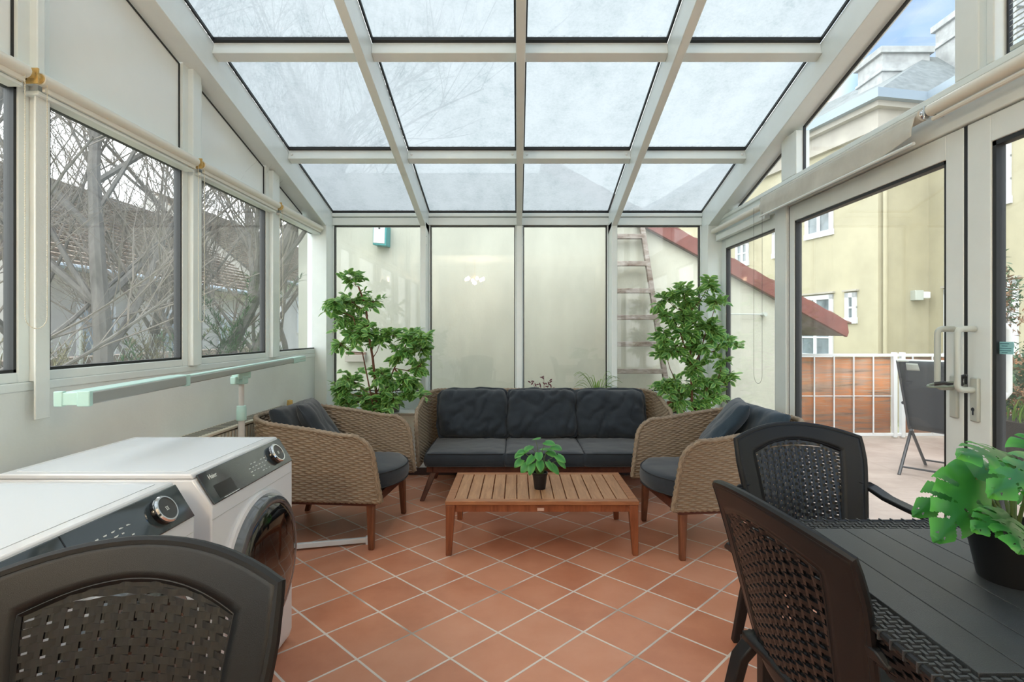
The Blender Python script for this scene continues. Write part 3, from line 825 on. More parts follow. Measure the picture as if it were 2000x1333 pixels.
bw.add(bd.v, bd.f); bw.build('woven_border', TP, DT_, smooth=False)
apn = MB(); rows = 6
for j in range(rows):
    z = zt - .022 - j * .012
    for (p0, p1, sd) in (((-hx + .012, -hy + .012), (-hx + .012, hy - .012), 0), ((hx - .012, -hy + .012), (hx - .012, hy - .012), 0), ((-hx + .012, -hy + .012), (hx - .012, -hy + .012), 1), ((-hx + .012, hy - .012), (hx - .012, hy - .012), 1)):
        nn = 70; pts = []
        for k in range(nn + 1):
            t = k / nn; d = .003 * math.cos(PI * k / 2.0 + PI * (j % 2))
            x = p0[0] + (p1[0] - p0[0]) * t + (d if sd == 0 else 0); y = p0[1] + (p1[1] - p0[1]) * t + (d if sd == 1 else 0); pts.append((x, y, z))
        strip(apn, pts, (0, 0, 1), .009, .002)
apn.build('woven_apron', PLASTW, DT_, smooth=False)
box(-hx + .02, hx - .02, -hy + .02, hy - .02, zt - .09, zt - .03).build('apron_core', PLASTW, DT_)
for sx in (-1, 1):
    for sy in (-1, 1): leg(sx * (hx - .05), sy * (hy - .05), zt - .03, sx * (hx - .045), sy * (hy - .045), .03, .024).build('leg', PLAST, DT_, bevel=.008)
# ================================================================= APPLIANCES
ENAMEL = pm('white_enamel', (.74, .75, .77), .22, coat=.3)
ENTOP = pm('white_worktop', (.66, .69, .72), .35)
GLOSS = pm('dark_gloss_panel', (.030, .042, .046), .06, coat=.6)
BLACKG = pm('black_glass', (.006, .006, .008), .03, coat=1.0)
LCD = pm('display_black', (.002, .002, .003), .10)
MARK = pm('pale_print', (.72, .76, .74), .5)
def dome_mat(): return pm('smoked_door_glass', (.006, .005, .005), .04, coat=.3, spec=.5)
DOME = dome_mat()
def make_washer(name, y0, y1, label, drawer):
    W_ = y1 - y0; hw = W_ / 2; hd = .34; H = .87
    r = empty(name, (-1.31, (y0 + y1) / 2, 0), 0, label, 'washing machine', 'white front loading machines along the left wall')
    b = MB(); b.prism([(-hd, .012), (hd - .012, .012), (hd, .05), (hd, .765), (hd - .058, .852), (-hd, .852)], 1, -hw, hw)
    b.build('body', ENAMEL, r, bevel=.006)
    t = MB(); t.prism([(-hd, .8525), (hd - .0585, .8525), (hd - .066, .87), (-hd, .87)], 1, -hw, hw); top = t.build('top_panel', ENAMEL, r, bevel=.005)
    box(-hd + .03, hd - .10, -hw + .03, hw - .03, .870, .8715).build('top_inlay', ENTOP, top, bevel=.001)
    for sx in (-1, 1):
        for sy in (-1, 1): MB().lathe([(.02, 0), (.022, .004), (.02, .013)], c=(sx * .27, sy * (hw - .06), 0), n=14).build('foot', DARKMETAL, r)
    # slanted control panel
    p0 = Vector((hd, 0, .765)); p1 = Vector((hd - .062, 0, .865)); e = (p1 - p0).normalized(); L = (p1 - p0).length; nrm = Vector((e.z, 0, -e.x))
    def Q(y, t, o=0): return Vector((p0.x, y, p0.z)) + e * (t * L) + nrm * o
    def slab(ya, yb, ta, tb, oa, ob, nm, mat, par, bev=.004):
        m = MB(); m.hexa([Q(ya, ta, oa), Q(ya, tb, oa), Q(yb, tb, oa), Q(yb, ta, oa), Q(ya, ta, ob), Q(ya, tb, ob), Q(yb, tb, ob), Q(yb, ta, ob)])
        m.f = [f[::-1] for f in m.f]
        return m.build(nm, mat, par, bevel=bev)
    cp = slab(-hw + .012, hw - .004, .02, .97, .0005, .006, 'control_panel', GLOSS, r)
    # orientation of things on the slant: right = +y, up = e, out = nrm
    R = Matrix(((0, e.x, nrm.x, 0), (1, e.y, nrm.y, 0), (0, e.z, nrm.z, 0), (0, 0, 0, 1)))
    if drawer:
        slab(-hw + .012 + .228, -hw + .012 + .231, .03, .96, .0055, .0068, 'drawer_seam', LCD, cp, 0)
        text_mesh('lettering', 'Haier', .026, MARK, cp, Matrix.Translation(Q(-hw + .043, .72, .0065)) @ R)
    else:
        text_mesh('lettering', 'Haier', .022, MARK, cp, Matrix.Translation(Q(-hw + .055, .70, .0065)) @ R)
        slab(-hw + .055, -hw + .165, .10, .50, .0055, .0068, 'display', LCD, cp, .001)
        slab(-hw + .075, -hw + .172, .055, .07, .0066, .0072, 'marking', MARK, cp, 0)
    mk = MB()
    rnd = random.Random(4 + drawer)
    for row, t in enumerate((.20, .32, .44, .56)):
        for c in range(6):
            ya = -hw + .29 + c * .026
            if rnd.random() < .2: continue
            q = [Q(ya, t, .0062), Q(ya, t + .028, .0062), Q(ya + .006 + rnd.random() * .011, t + .028, .0062), Q(ya + .006 + rnd.random() * .011, t, .0062)]
            mk.hexa([*q, *[v + nrm * .0006 for v in q]])
    mk.build('marking', MARK, cp, smooth=False)
    # programme knob
    kb = MB().lathe([(.040, 0), (.0395, .014), (.036, .0205), (.033, .0205), (.0325, .018), (0, .018)], n=40); k2 = MB().lathe([(.0405, .0), (.0415, .004), (.0405, .008)], n=40)
    M = Matrix.Translation(Q(hw - .115, .50, .006)) @ R
    kn = xform(kb, M).build('knob', BLACKG, cp); xform(MB().lathe([(.0395, .0135), (.0402, .0165), (.0365, .0215), (.0325, .0215), (.0325, .018)], n=40), M).build('knob_ring', CHROME, cp)
    xform(MB().lathe([(.0325, .0175), (.0325, .0192), (0, .0192)], n=32), M).build('knob_cap', pm('knob_grey', (.045, .047, .047), .3) if 'knob_grey' not in MATS else MATS['knob_grey'], cp)
    d = MB()
    for a in (-.0032, .0032):
        for c in (-.0042, .0, .0042): d.box(a - .0022, a + .0022, c - .0012, c + .0012, .0191, .0197)
    xform(d, M).build('marking', MARK, cp, smooth=False)
    # seams on the front
    sm = MB(); sm.box(hd - .0002, hd + .0006, -hw + .004, hw - .004, .722, .7235); sm.build('front_seam', HANDLE, r, smooth=False)
    # round door
    cz = .445
    dr = empty('door', (hd, .01, cz)); dr.parent = r
    MB().lathe([(.275, .0), (.275, .012), (.262, .016), (.25, .004)], n=72, axis=0).build('door_surround', ENAMEL, dr)
    MB().lathe([(.262, .004), (.260, .024), (.251, .040), (.238, .046), (.226, .044), (.222, .034)], n=72, axis=0).build('door_ring', pm('chromed_ring', (.10, .11, .12), .06, coat=.8) if 'chromed_ring' not in MATS else MATS['chromed_ring'], dr)
    MB().lathe([(.228, .036), (.220, .047), (.20, .054), (.15, .063), (.08, .069), (.0, .070)], n=72, axis=0).build('door_glass', DOME, dr)
    return r
make_washer('washing_machine', 1.742, 2.367, 'white front loading washing machine with a display beside its lettering, the farther of the pair', False)
make_washer('washing_machine', .985, 1.652, 'white front loading washing machine partly behind the foreground chair, nearer of the pair', True)

# ================================================================= DRYING RACK
MINT = pm('mint_plastic', (.50, .74, .68), .35); RAILM = pm('rail_grey', (.42, .44, .43), .35, metal=.3); POSTM = pm('post_grey_beige', (.60, .58, .55), .4)
pa = Vector((-1.455, 1.82, 1.10)); pb = Vector((-1.70, 4.34, 1.118)); dirv = (pb - pa).normalized(); sidev = dirv.cross(Vector((0, 0, 1))).normalized(); upv = sidev.cross(dirv)
base = Vector((-1.635, 3.255, 0))
AR = empty('drying_rack', base, 0, 'tall folded laundry airer with a mint tipped rail along the left windows', 'drying rack')
def obar(t0, t1, s0, s1, z0, z1):
    L = (pb - pa).length; p = []
    for z in (z0, z1):
        for t, s in ((t0, s0), (t1, s0), (t1, s1), (t0, s1)): p.append(pa + dirv * (t * L) + sidev * s + upv * z - base)
    return MB().hexa(p)
obar(.008, .26, -.052, -.020, -.022, .012).build('rail_sleeve', MINT, AR, bevel=.003)
obar(.008, .262, -.022, .030, -.022, .020).build('rail_sleeve', RAILM, AR, bevel=.004)
obar(.006, .262, -.05, .026, .014, .023).build('rail_cover', MINT, AR, bevel=.003)
obar(.262, .89, -.022, .024, -.020, .014).build('rail', RAILM, AR, bevel=.005)
obar(.262, .89, -.018, .020, .012, .019).build('rail_cover', MINT, AR, bevel=.003)
obar(.255, .272, -.028, .030, -.027, .024).build('rail_collar', MINT, AR, bevel=.003)
obar(.885, 1.0, -.026, .028, -.024, .020).build('rail_tip', MINT, AR, bevel=.005)
obar(.945, .995, .0275, .0290, -.006, .0).build('tip_slot', HANDLE, AR)
obar(.0, .008, -.078, -.050, -.026, .025).build('end_cap', MINT, AR, bevel=.003); obar(.0, .008, -.006, .034, -.026, .025).build('end_cap', MINT, AR, bevel=.003)
obar(.001, .03, -.055, -.002, -.022, .020).build('end_bridge', MINT, AR, bevel=.002)
MB().lathe([(.0185, 0.02), (.0185, .80)], n=20).build('post', POSTM, AR); MB().lathe([(.0155, .78), (.0155, 1.05)], n=20).build('post_extension', POSTM, AR)
MB().lathe([(.026, .80), (.028, .805), (.028, .865), (.025, .885), (.021, .887)], n=20).build('post_collar', MINT, AR, )
hb = MB(); hb.box(-.022, .022, -.075, .075, 1.045, 1.085); hb.box(-.017, .017, -.10, -.06, 1.02, 1.065); hb.box(-.028, .028, -.03, .03, 1.015, 1.06)
hb.build('bracket', MINT, AR, bevel=.006)
fe = Vector((-.915, 3.43, 0)); fs_ = Vector((-1.86, 3.19, 0)) ; u = (fe - fs_).normalized(); s_ = Vector((-u.y, u.x, 0))
def fbar(a, b, w, z0, z1):
    p = []
    for z in (z0, z1):
        for t, q in ((a, -w), (b, -w), (b, w), (a, w)): p.append(fs_ + u * t + s_ * q + Vector((0, 0, z)) - base)
    return MB().hexa(p)
Lf = (fe - fs_).length
fbar(.02, Lf - .01, .013, .012, .042).build('foot_bar', WHITEP, AR, bevel=.003); fbar(Lf - .03, Lf, .017, 0, .048).build('foot_cap', WHITEP, AR, bevel=.003); fbar(.0, .03, .017, 0, .048).build('foot_cap', WHITEP, AR, bevel=.003)

# ================================================================= RADIATOR
RADM = pm('cream_radiator', (.66, .60, .48), .35)
RD = empty('radiator', (-1.80, 3.62, 0), 0, 'cream panel radiator on the left wall behind the drying rack', 'radiator')
rm = MB(); box(-.075, -.02, -.72, .72, .16, .735).build('back_panel', RADM, RD, bevel=.006)
def radp(u_, v_):
    y = -.72 + 1.44 * u_; k = (u_ * 36) % 1; x = .045 + (.006 if .25 < k < .75 else -.004)
    return (x, y, .175 + .54 * v_)
rm = MB().grid(radp, 288, 1); rm.build('front_panel', RADM, RD, solid=.02, offset=-1, angle=50)
box(-.078, .055, -.725, .725, .725, .742).build('top_grille', RADM, RD, bevel=.004)
sl = MB()
for k in range(46): sl.box(-.06, .03, -.70 + k * .031, -.70 + k * .031 + .010, .7415, .7435)
sl.build('grille_slots', DARKMETAL, RD, smooth=False)
MB().tube([(-.03, .73, .70), (-.03, .79, .70), (-.03, .80, .74)], .011, n=10).build('valve_pipe', BRASS, RD); MB().lathe([(.022, .72), (.024, .74), (.020, .775), (0, .78)], c=(-.03, .80, 0), n=14).build('valve_head', BRASS, RD)

# ================================================================= ROLLER BLINDS
RZ = 2.285
def roller(name, s, ya, yb, label, z, x=1.815, r=.024, cloth=None, mat=ROLLER, bracket=None, slat=True):
    e = empty(name, (s * x, (ya + yb) / 2, z), 0, label, 'roller blind', 'roller blinds on the %s' % ('left wall' if s < 0 else 'right wall')); h = (yb - ya) / 2
    MB().lathe([(r * .6, -h), (r, -h + .003), (r, h - .003), (r * .6, h)], n=20, axis=1).build('roll', mat, e)
    if slat:   # bottom bar pulled up under the roll
        m = MB(); m.box(-s * .004, s * .008, -h + .02, h - .01, -r - .018, -r + .004); m.build('bottom_bar', mat, e, bevel=.002)
        box(s * .008, s * .065, -h + .004, h - .004, -r - .034, -r - .018).build('fascia', FRAME, e, bevel=.003)
    if bracket:
        b = MB(); b.lathe([(.012, -h - .046), (.0135, -h - .04), (.0135, -h - .004), (.02, -h - .002), (.02, -h + .004)], n=14, axis=1)
        b.box(-.02 if s > 0 else -.035, .035 if s > 0 else .02, -h - .030, -h - .022, -.03, .028); b.box(s * .02, s * .07, -h - .03, -h - .016, -.02, .02)
        b.build('bracket', bracket, e, bevel=.001)
    return e
lb = [(4.215, 5.09), (3.155, 4.165), (2.085, 3.105), (1.05, 2.03)]
names = ['cream roller blind above the farthest left window', 'cream roller blind above the left window third from the camera', 'cream roller blind above the large left window beside the bead chain', 'cream roller blind at the left edge of the picture, nearest the camera']
for (a, b), lab in zip(lb, names): roller('roller_blind', -1, a, b, lab, RZ, bracket=BRASS)
r1 = roller('roller_blind', 1, 4.06, 5.08, 'cream roller blind rolled up above the narrow far glass door', 2.255, bracket=HANDLE, slat=False)
m = MB(); m.box(.02, .062, -.5, .5, -.09, -.035); m.build('fascia', FRAME, r1, bevel=.004)
r2 = roller('roller_blind', 1, 2.43, 4.01, 'off-white roller blind hanging a hand deep above the big glass door', 2.285, x=1.80, r=.027, mat=BLINDCLOTH, slat=False, bracket=CHROME)
def clothf(u_, v_):
    y = -.775 + 1.55 * u_; z = -.115 * v_ * (1 + .1 * u_ * 0); x = -.027 - .004 * math.sin(v_ * 3)
    x -= .010 * noise.noise(Vector((y * 3, v_ * 1.5, 2))) * v_
    cor = max(0, 1 - (u_ / .16)) * v_   # rucked corner at the near end
    z += .035 * cor * max(0, v_ - .3); x -= .02 * cor
    return (x, y, z)
MB().grid(clothf, 120, 14).build('cloth', BLINDCLOTH, r2, solid=.0015)
MB().tube([(-.033, -.775, -.122), (-.033, .775, -.120)], .0075, n=8).build('bottom_bar', FRAME, r2)
r3 = roller('roller_blind', 1, .95, 2.385, 'cream roller blind rolled up above the nearest glass door, top right', 2.285, x=1.795, r=.026, slat=False)
MB().tube([(.0, .70, -.042), (.0, -.70, -.042)], .010, n=8).build('bottom_bar', ROLLER, r3)
def beadchain(name, x, y, z0, z1, dy, label, mat, beads=True):
    e = empty(name, (x, y, z0), 0, label, 'bead chain', 'bead chains of the roller blinds'); L = z0 - z1; pts = []
    for i in range(41): pts.append((0, -dy / 2, -(L - dy / 2) * i / 40))
    for i in range(1, 12): q = PI * i / 12; pts.append((0, -dy / 2 * math.cos(q), -(L - dy / 2) - dy / 2 * math.sin(q)))
    for i in range(41): pts.append((0, dy / 2, -(L - dy / 2) * (1 - i / 40)))
    MB().tube(pts, .0011, n=5).build('cord', mat, e)
    if beads:
        b = MB(); acc = 0
        P_ = [Vector(p) for p in pts]
        for a, c in zip(P_, P_[1:]):
            d = (c - a).length; t = .009 - acc
            while t <= d:
                q = a + (c - a) * (t / d); b.lathe([(.0, -.0024), (.002, -.0014), (.0026, 0), (.002, .0014), (0, .0024)], c=tuple(q), n=6); t += .009
            acc = (acc + d) % .009
        b.build('beads', mat, e)
    return e
beadchain('bead_chain', -1.80, 2.055, 2.27, 1.335, .095, 'long pale bead chain hanging beside the large left window', CHAINM)
beadchain('bead_chain', -1.80, 3.13, 2.27, 1.38, .06, 'thin bead chain hanging at the left edge of the third window', CHAINM)
beadchain('bead_chain', -1.80, 4.19, 2.27, 1.42, .05, 'faint bead chain hanging by the farthest left window', CHAINM)
beadchain('bead_chain', 1.77, 4.035, 2.25, .945, .14, 'dark looped chain hanging before the narrow far glass door', DARKMETAL, beads=False)

# white trunking strip hanging down the left post
TS = MB(); TS.box(-XW + .03, -XW + .038, 2.10, 2.165, .985, 2.24); tag(TS.build('trunking_strip', PLASTER_IN, bevel=.002), 'white vertical strip covering the left post, below the brass bracket', 'cover strip')

# ================================================================= DOOR HANDLES
def lhandle(door, yc, zc, plate_dx, zt0, zt1, keyhole):
    """pull handle on a lock plate; door is the parent leaf"""
    cx, cy, cz = door.location
    h = empty('handle', (XW - cx, yc - cy, zc - cz)); h.parent = door
    return h
def put(mb, door): 
    c = door.location; mb.v = [(x - c.x, y - c.y, z - c.z) for x, y, z in mb.v]; return mb
for dr, yp, yh, key in ((d2, 2.352, 2.352, False), (d3, 2.245, 2.245, True)):
    pl = put(box(XW - .014, XW + .001, yp - .020, yp + .020, .955, 1.135), dr).build('lock_plate', HANDLE, dr, bevel=.005)
    if key:
        k = MB(); k.lathe([(.0085, 0), (.0085, .0015), (0, .0015)], n=16, axis=0); k.v = [(XW - .0155 + x * -1, y + yp, z + 1.005) for x, y, z in k.v]; k.box(XW - .0165, XW - .0145, yp - .004, yp + .004, .982, 1.0)
        put(k, dr).build('keyhole', CHROME, pl)
    x0 = XW - .014; z1 = 1.335; z0 = 1.085
    pts = [(x0 + .006, yh, z1)] + [(x0 - .045 - .02 * math.sin(q), yh, z1 - .02 + .02 * math.cos(q)) for q in (0, .5, 1.0, PI / 2)] + [(x0 - .065, yh, z0 + .02)] + [(x0 - .045 - .02 * math.cos(q), yh, z0 + .02 - .02 * math.sin(q)) for q in (.5, 1.0, PI / 2)] + [(x0 + .004, yh, z0)]
    put(MB().tube(pts, .0105, n=12, flat=1.2), dr).build('handle', HANDLE, dr)
    put(MB().lathe([(.014, -.012), (.014, 0)], n=12, axis=0).add([], []), dr) if False else None
# karabiner clipped round the lower end of the big door handle
cbp = []
for i in range(24):
    q = 2 * PI * i / 24; cbp.append((.012 * math.cos(q) * 1.0, .058 * math.cos(q) * 0 + .060 * math.sin(q), .012 * math.cos(q) * .6 - .008 * math.sin(q)))
kb = empty('karabiner', (XW - .075, 2.315, 1.10), math.radians(62), 'green-grey karabiner clip hooked round the left door handle', 'karabiner')
MB().tube([(p[0] * 1.6, p[1], p[2]) for p in cbp], .0045, n=8, closed=True).build('ring', pm('olive_metal', (.22, .27, .22), .4), kb)
MB().tube([(.018, -.03, .0), (.02, .0, .006), (.018, .035, 0)], .008, n=8).build('gate', DARKMETAL, kb)
kt = empty('key_tag', (XW - .03, 2.268, 1.135), 0, 'small dark key hanging tag at the right door lock plate', 'key')
MB().tube([(0, -.01, .01), (-.008, .008, .0), (-.006, .016, -.02), (0, .01, -.035)], [.006, .010, .010, .005], n=8).build('key_grip', DARKMETAL, kt); box(-.0, .016, .008, .012, -.04, -.030).build('key_blade', CHROME, kt)
# outer white pull of the near leaf
oh = [(XW + .05, 2.2, 1.345), (XW + .07, 2.2, 1.345), (XW + .085, 2.2, 1.33), (XW + .085, 2.2, 1.08), (XW + .07, 2.2, 1.065), (XW + .05, 2.2, 1.065)]
put(MB().tube(oh, .016, n=12), d3).build('outer_handle', WHITEP, d3)
# sticker on the pane
STK = pm('mint_sticker', (.30, .62, .66), .5)
st = put(box(XW + .0185, XW + .0205, 2.10, 2.175, 1.236, 1.284), d3).build('sticker', STK, d3)
t = MB()
for z, a, b in ((1.277, 2.118, 2.157), (1.268, 2.125, 2.15), (1.259, 2.108, 2.168), (1.250, 2.11, 2.165), (1.242, 2.125, 2.15)): t.box(XW + .0176, XW + .0187, a, b, z - .0018, z + .0012)
put(t, d3).build('marking', pm('sticker_print', (.08, .22, .27), .6), st, smooth=False)

# ================================================================= HOUSE PLANTS
def leafmat(name, c_mid, c_edge, rough=.4, tr=.3):
    m, nt, b = newmat(name); b.inputs['Roughness'].default_value = rough
    uv = nd(nt, 'ShaderNodeUVMap'); su = nd(nt, 'ShaderNodeSeparateXYZ'); nt.links.new(uv.outputs[0], su.inputs[0])
    d = math_(nt, 'ABSOLUTE', math_(nt, 'SUBTRACT', math_(nt, 'FRACT', su.outputs[0]), .5))
    tc = nd(nt, 'ShaderNodeTexCoord'); n = nd(nt, 'ShaderNodeTexNoise', Scale=14.0, Detail=2.0); nt.links.new(tc.outputs['Object'], n.inputs['Vector'])
    d2 = math_(nt, 'ADD', d, math_(nt, 'MULTIPLY', math_(nt, 'SUBTRACT', n.outputs['Fac'], .5), .5))
    col = ramp(nt, d2, [(.12, c_mid), (.36, tuple((a + c) / 2 for a, c in zip(c_mid, c_edge))), (.5, c_edge)])
    nt.links.new(col, b.inputs['Base Color'])
    tl = nd(nt, 'ShaderNodeBsdfTranslucent'); nt.links.new(mixc(nt, .5, col, c_edge), tl.inputs[0])
    mx = nd(nt, 'ShaderNodeMixShader'); mx.inputs[0].default_value = tr
    nt.links.new(b.outputs[0], mx.inputs[1]); nt.links.new(tl.outputs[0], mx.inputs[2]); nt.links.new(mx.outputs[0], nt.nodes['Material Output'].inputs['Surface'])
    return m
FICL = leafmat('ficus_leaf', (.065, .22, .05), (.46, .72, .20), .35)
MONL = leafmat('monstera_leaf', (.03, .19, .04), (.10, .46, .07), .3)
POTL = leafmat('ivy_leaf', (.06, .30, .07), (.17, .50, .12), .4)
SPIL = leafmat('spider_leaf', (.30, .46, .07), (.10, .26, .04), .4)
PURL = leafmat('purple_leaf', (.10, .02, .03), (.16, .04, .05), .4, .15)
BARKR = wood('red_brown_bark', (.10, .035, .02), (.20, .08, .045), .7, (30, 30, 6))
STEMG = pm('green_stem', (.12, .18, .05), .6, var=.3, vscale=20)
SOIL = pm('potting_soil', (.03, .022, .015), .95, var=.4, vscale=60, bump=.6, bscale=120)
BLKPOT = pm('black_pot', (.008, .008, .009), .35); TERRA = pm('terracotta_pot', (.42, .13, .07), .7, var=.15, vscale=12); GREYPOT = pm('grey_pot', (.22, .22, .23), .5)
def leaf(mb, p, d, up, L, w, fold=.25, droop=.2):
    d = d.normalized(); s = d.cross(up)
    if s.length < .01: s = d.orthogonal()
    s.normalize(); n = s.cross(d).normalized(); vs = []; uv = []
    for t, wk in ((0, .05), (.22, .72), (.5, 1), (.78, .62), (1, .0)):
        c = p + d * (L * t) - n * (droop * L * t * t)
        vs += [c - s * (w / 2 * wk) + n * (fold * w / 2 * wk), c, c + s * (w / 2 * wk) + n * (fold * w / 2 * wk)]; uv += [(0, t), (.5, t), (.999, t)]
    fs = []
    for i in range(4):
        a = i * 3; fs += [(a, a + 1, a + 4, a + 3), (a + 1, a + 2, a + 5, a + 4)]
    mb.add(vs, fs, uv)
def pot(parent, r, h, mat, z=0, rim=.006, loc=(0, 0), soil=True):
    m = MB().lathe([(r * .70, 0), (r * .72, .004), (r * .94, h * .84), (r * 1.0, h * .85), (r * 1.02, h), (r * .95, h), (r * .90, h * .86), (r * .86, h * .86)], c=(loc[0], loc[1], z), n=40)
    p = m.build('pot', mat, parent)
    MB().lathe([(r * .90, h * .86), (r * .5, h * .90), (0, h * .91)], c=(loc[0], loc[1], z), n=24).build('soil', SOIL, parent)
    return p
def make_ficus(name, x, y, trunks, clusters, label, seed, potd=(.13, .24)):
    """trunks: list of pixel polylines at depth y; clusters: (px, py, radius_px, dy)"""
    rnd = random.Random(seed); r = empty(name, (x, y, 0), 0, label, 'plant', 'artificial ficus trees beside the sofa')
    pot(r, potd[0], potd[1], BLKPOT)
    O = Vector((x, y, 0)); tp = []
    for k, tr in enumerate(trunks):
        pts = [at(px, py, y + dy) - O for px, py, dy in tr]
        if k == 0: pts = [Vector((0, 0, potd[1] * .8))] + pts
        elif len(tr) and pts[0].z < .4: pts = [Vector((pts[0].x * .3, 0, potd[1] * .8))] + pts
        n = len(pts); MB().tube(pts, [(.013 if k == 0 else .007) * (1 - .5 * i / n) for i in range(n)], n=8).build('trunk', BARKR, r); tp += pts[1:]
    lv = MB(); tw = MB()
    for (px, py, rad, dy) in clusters:
        c = at(px, py, y + dy) - O; R_ = rad * y / F
        near = min(tp, key=lambda q: (q - c).length - (.15 if q.z < c.z else 0))
        mid = (near + c) / 2 + Vector((0, 0, -.03)); tw.tube([near, mid, c], [.005, .0035, .002], n=5)
        for k in range(max(8, int(rad / 2.6))):
            a = rnd.uniform(0, 2 * PI); el = rnd.uniform(-.8, .9); dd = Vector((math.cos(a) * math.cos(el), math.sin(a) * math.cos(el) * .8, math.sin(el)))
            end = c + dd * R_ * rnd.uniform(.45, 1.12) + Vector((0, 0, -.15 * R_)); m_ = (c + end) / 2 + Vector((0, 0, .15 * R_))
            tw.tube([c, m_, end], [.002, .0015, .001], n=4, cap=False)
            nl = 4 + int(R_ / .032)
            for j in range(nl):
                t = .15 + .85 * (j + rnd.random() * .4) / nl
                p = c.lerp(m_, t * 2) if t < .5 else m_.lerp(end, min(1, t * 2 - 1))
                sd = dd.cross(Vector((0, 0, 1))).normalized() * (1 if j % 2 else -1)
                d = (dd * .6 + sd * .9 + Vector((rnd.uniform(-.5, .5), rnd.uniform(-.5, .5), rnd.uniform(-.7, .5)))).normalized()
                leaf(lv, p, d, Vector((rnd.uniform(-.7, .7), rnd.uniform(-1.3, .1), .8)), rnd.uniform(.066, .092), rnd.uniform(.036, .046))
    tw.build('branches', BARKR, r); lv.build('foliage', FICL, r, angle=180)
    return r
make_ficus('ficus_tree', -1.27, 4.84, [[(735, 770, 0), (728, 700, 0), (718, 640, 0), (715, 600, 0), (700, 560, 0)], [(745, 780, .03), (770, 720, .03), (785, 690, .03), (800, 660, .02)], [(728, 790, -.02), (716, 730, -.03), (708, 690, -.05), (690, 620, -.05)]],
    [(690, 545, 26, 0), (655, 590, 30, -.05), (690, 592, 40, .05), (730, 590, 26, 0), (672, 625, 32, 0), (720, 640, 34, 0), (700, 660, 34, -.05), (665, 672, 22, 0), (745, 660, 30, .05), (765, 655, 22, 0), (800, 660, 34, 0), (830, 660, 20, 0), (820, 685, 30, .04), (780, 690, 30, -.05), (745, 735, 30, 0), (690, 745, 34, 0), (668, 765, 28, -.05), (700, 785, 34, 0), (740, 790, 34, .05), (780, 745, 34, 0), (805, 740, 30, 0), (812, 775, 26, 0), (770, 780, 34, -.04), (730, 800, 30, -.02), (678, 790, 26, 0), (820, 715, 24, 0)],
    'artificial ficus tree with glossy leaves in the left rear corner', 11)
make_ficus('ficus_tree', 1.535, 4.83, [[(1352, 800, 0), (1350, 740, 0), (1348, 680, 0), (1346, 610, 0)], [(1336, 805, .02), (1325, 760, .02), (1318, 740, 0)], [(1366, 800, -.02), (1380, 760, -.02), (1400, 745, 0)], [(1349, 700, 0), (1338, 680, -.05), (1325, 640, -.05)], [(1350, 720, 0), (1368, 690, 0), (1380, 640, 0)]],
    [(1300, 585, 30, 0), (1335, 570, 28, 0), (1385, 558, 26, 0), (1350, 595, 34, .05), (1400, 590, 28, -.04), (1310, 620, 28, 0), (1295, 655, 28, 0), (1330, 650, 36, 0), (1375, 640, 34, 0), (1400, 650, 30, 0), (1320, 685, 30, -.05), (1300, 690, 22, 0), (1370, 680, 34, 0), (1420, 670, 28, 0), (1412, 705, 20, 0), (1360, 720, 34, 0), (1385, 745, 34, .03), (1425, 740, 26, 0), (1400, 775, 28, 0), (1350, 760, 30, 0), (1310, 750, 30, 0), (1290, 755, 26, 0), (1330, 780, 26, 0), (1375, 790, 24, 0), (1345, 625, 30, 0)],
    'artificial ficus tree with brown trunk in the right rear corner', 23)
# terracotta pot with leafy plant on the sill
SZ = .58
def sillpot(name, px, yy, r_, h_, mat, label, n=1):
    p = at(px, 800, yy); yy -= .02; e = empty(name, (p.x, yy, SZ), 0, label, 'potted plant'); pot(e, r_, h_, mat); return e
tpnt = sillpot('potted_plant', 1312, 5.13, .052, .095, TERRA, 'small leafy plant in a terracotta pot on the rear sill, right of the sofa')
rnd = random.Random(5); lv = MB(); tw = MB()
for k in range(12):
    a = rnd.uniform(0, 2 * PI); e_ = Vector((math.cos(a) * rnd.uniform(.04, .15), math.sin(a) * rnd.uniform(.02, .08), rnd.uniform(.16, .30))); mid = Vector((e_.x * .4, e_.y * .4, e_.z * .65 + .04))
    tw.tube([(0, 0, .08), mid, e_], [.003, .002, .001], n=5, cap=False)
    for j in range(9):
        t = .35 + .65 * j / 9; p = Vector((0, 0, .08)).lerp(mid, t * 2) if t < .5 else mid.lerp(e_, t * 2 - 1); leaf(lv, p, Vector((rnd.uniform(-1, 1), rnd.uniform(-1, .6), rnd.uniform(-.6, .5))), Vector((0, -.3, 1)), rnd.uniform(.04, .058), .026)
tw.build('stems', STEMG, tpnt); lv.build('foliage', FICL, tpnt, angle=180); MB().lathe([(.05, -.0), (.065, .004), (.067, .010), (.062, .010), (.055, .004)], n=24).build('saucer', BLKPOT, tpnt)
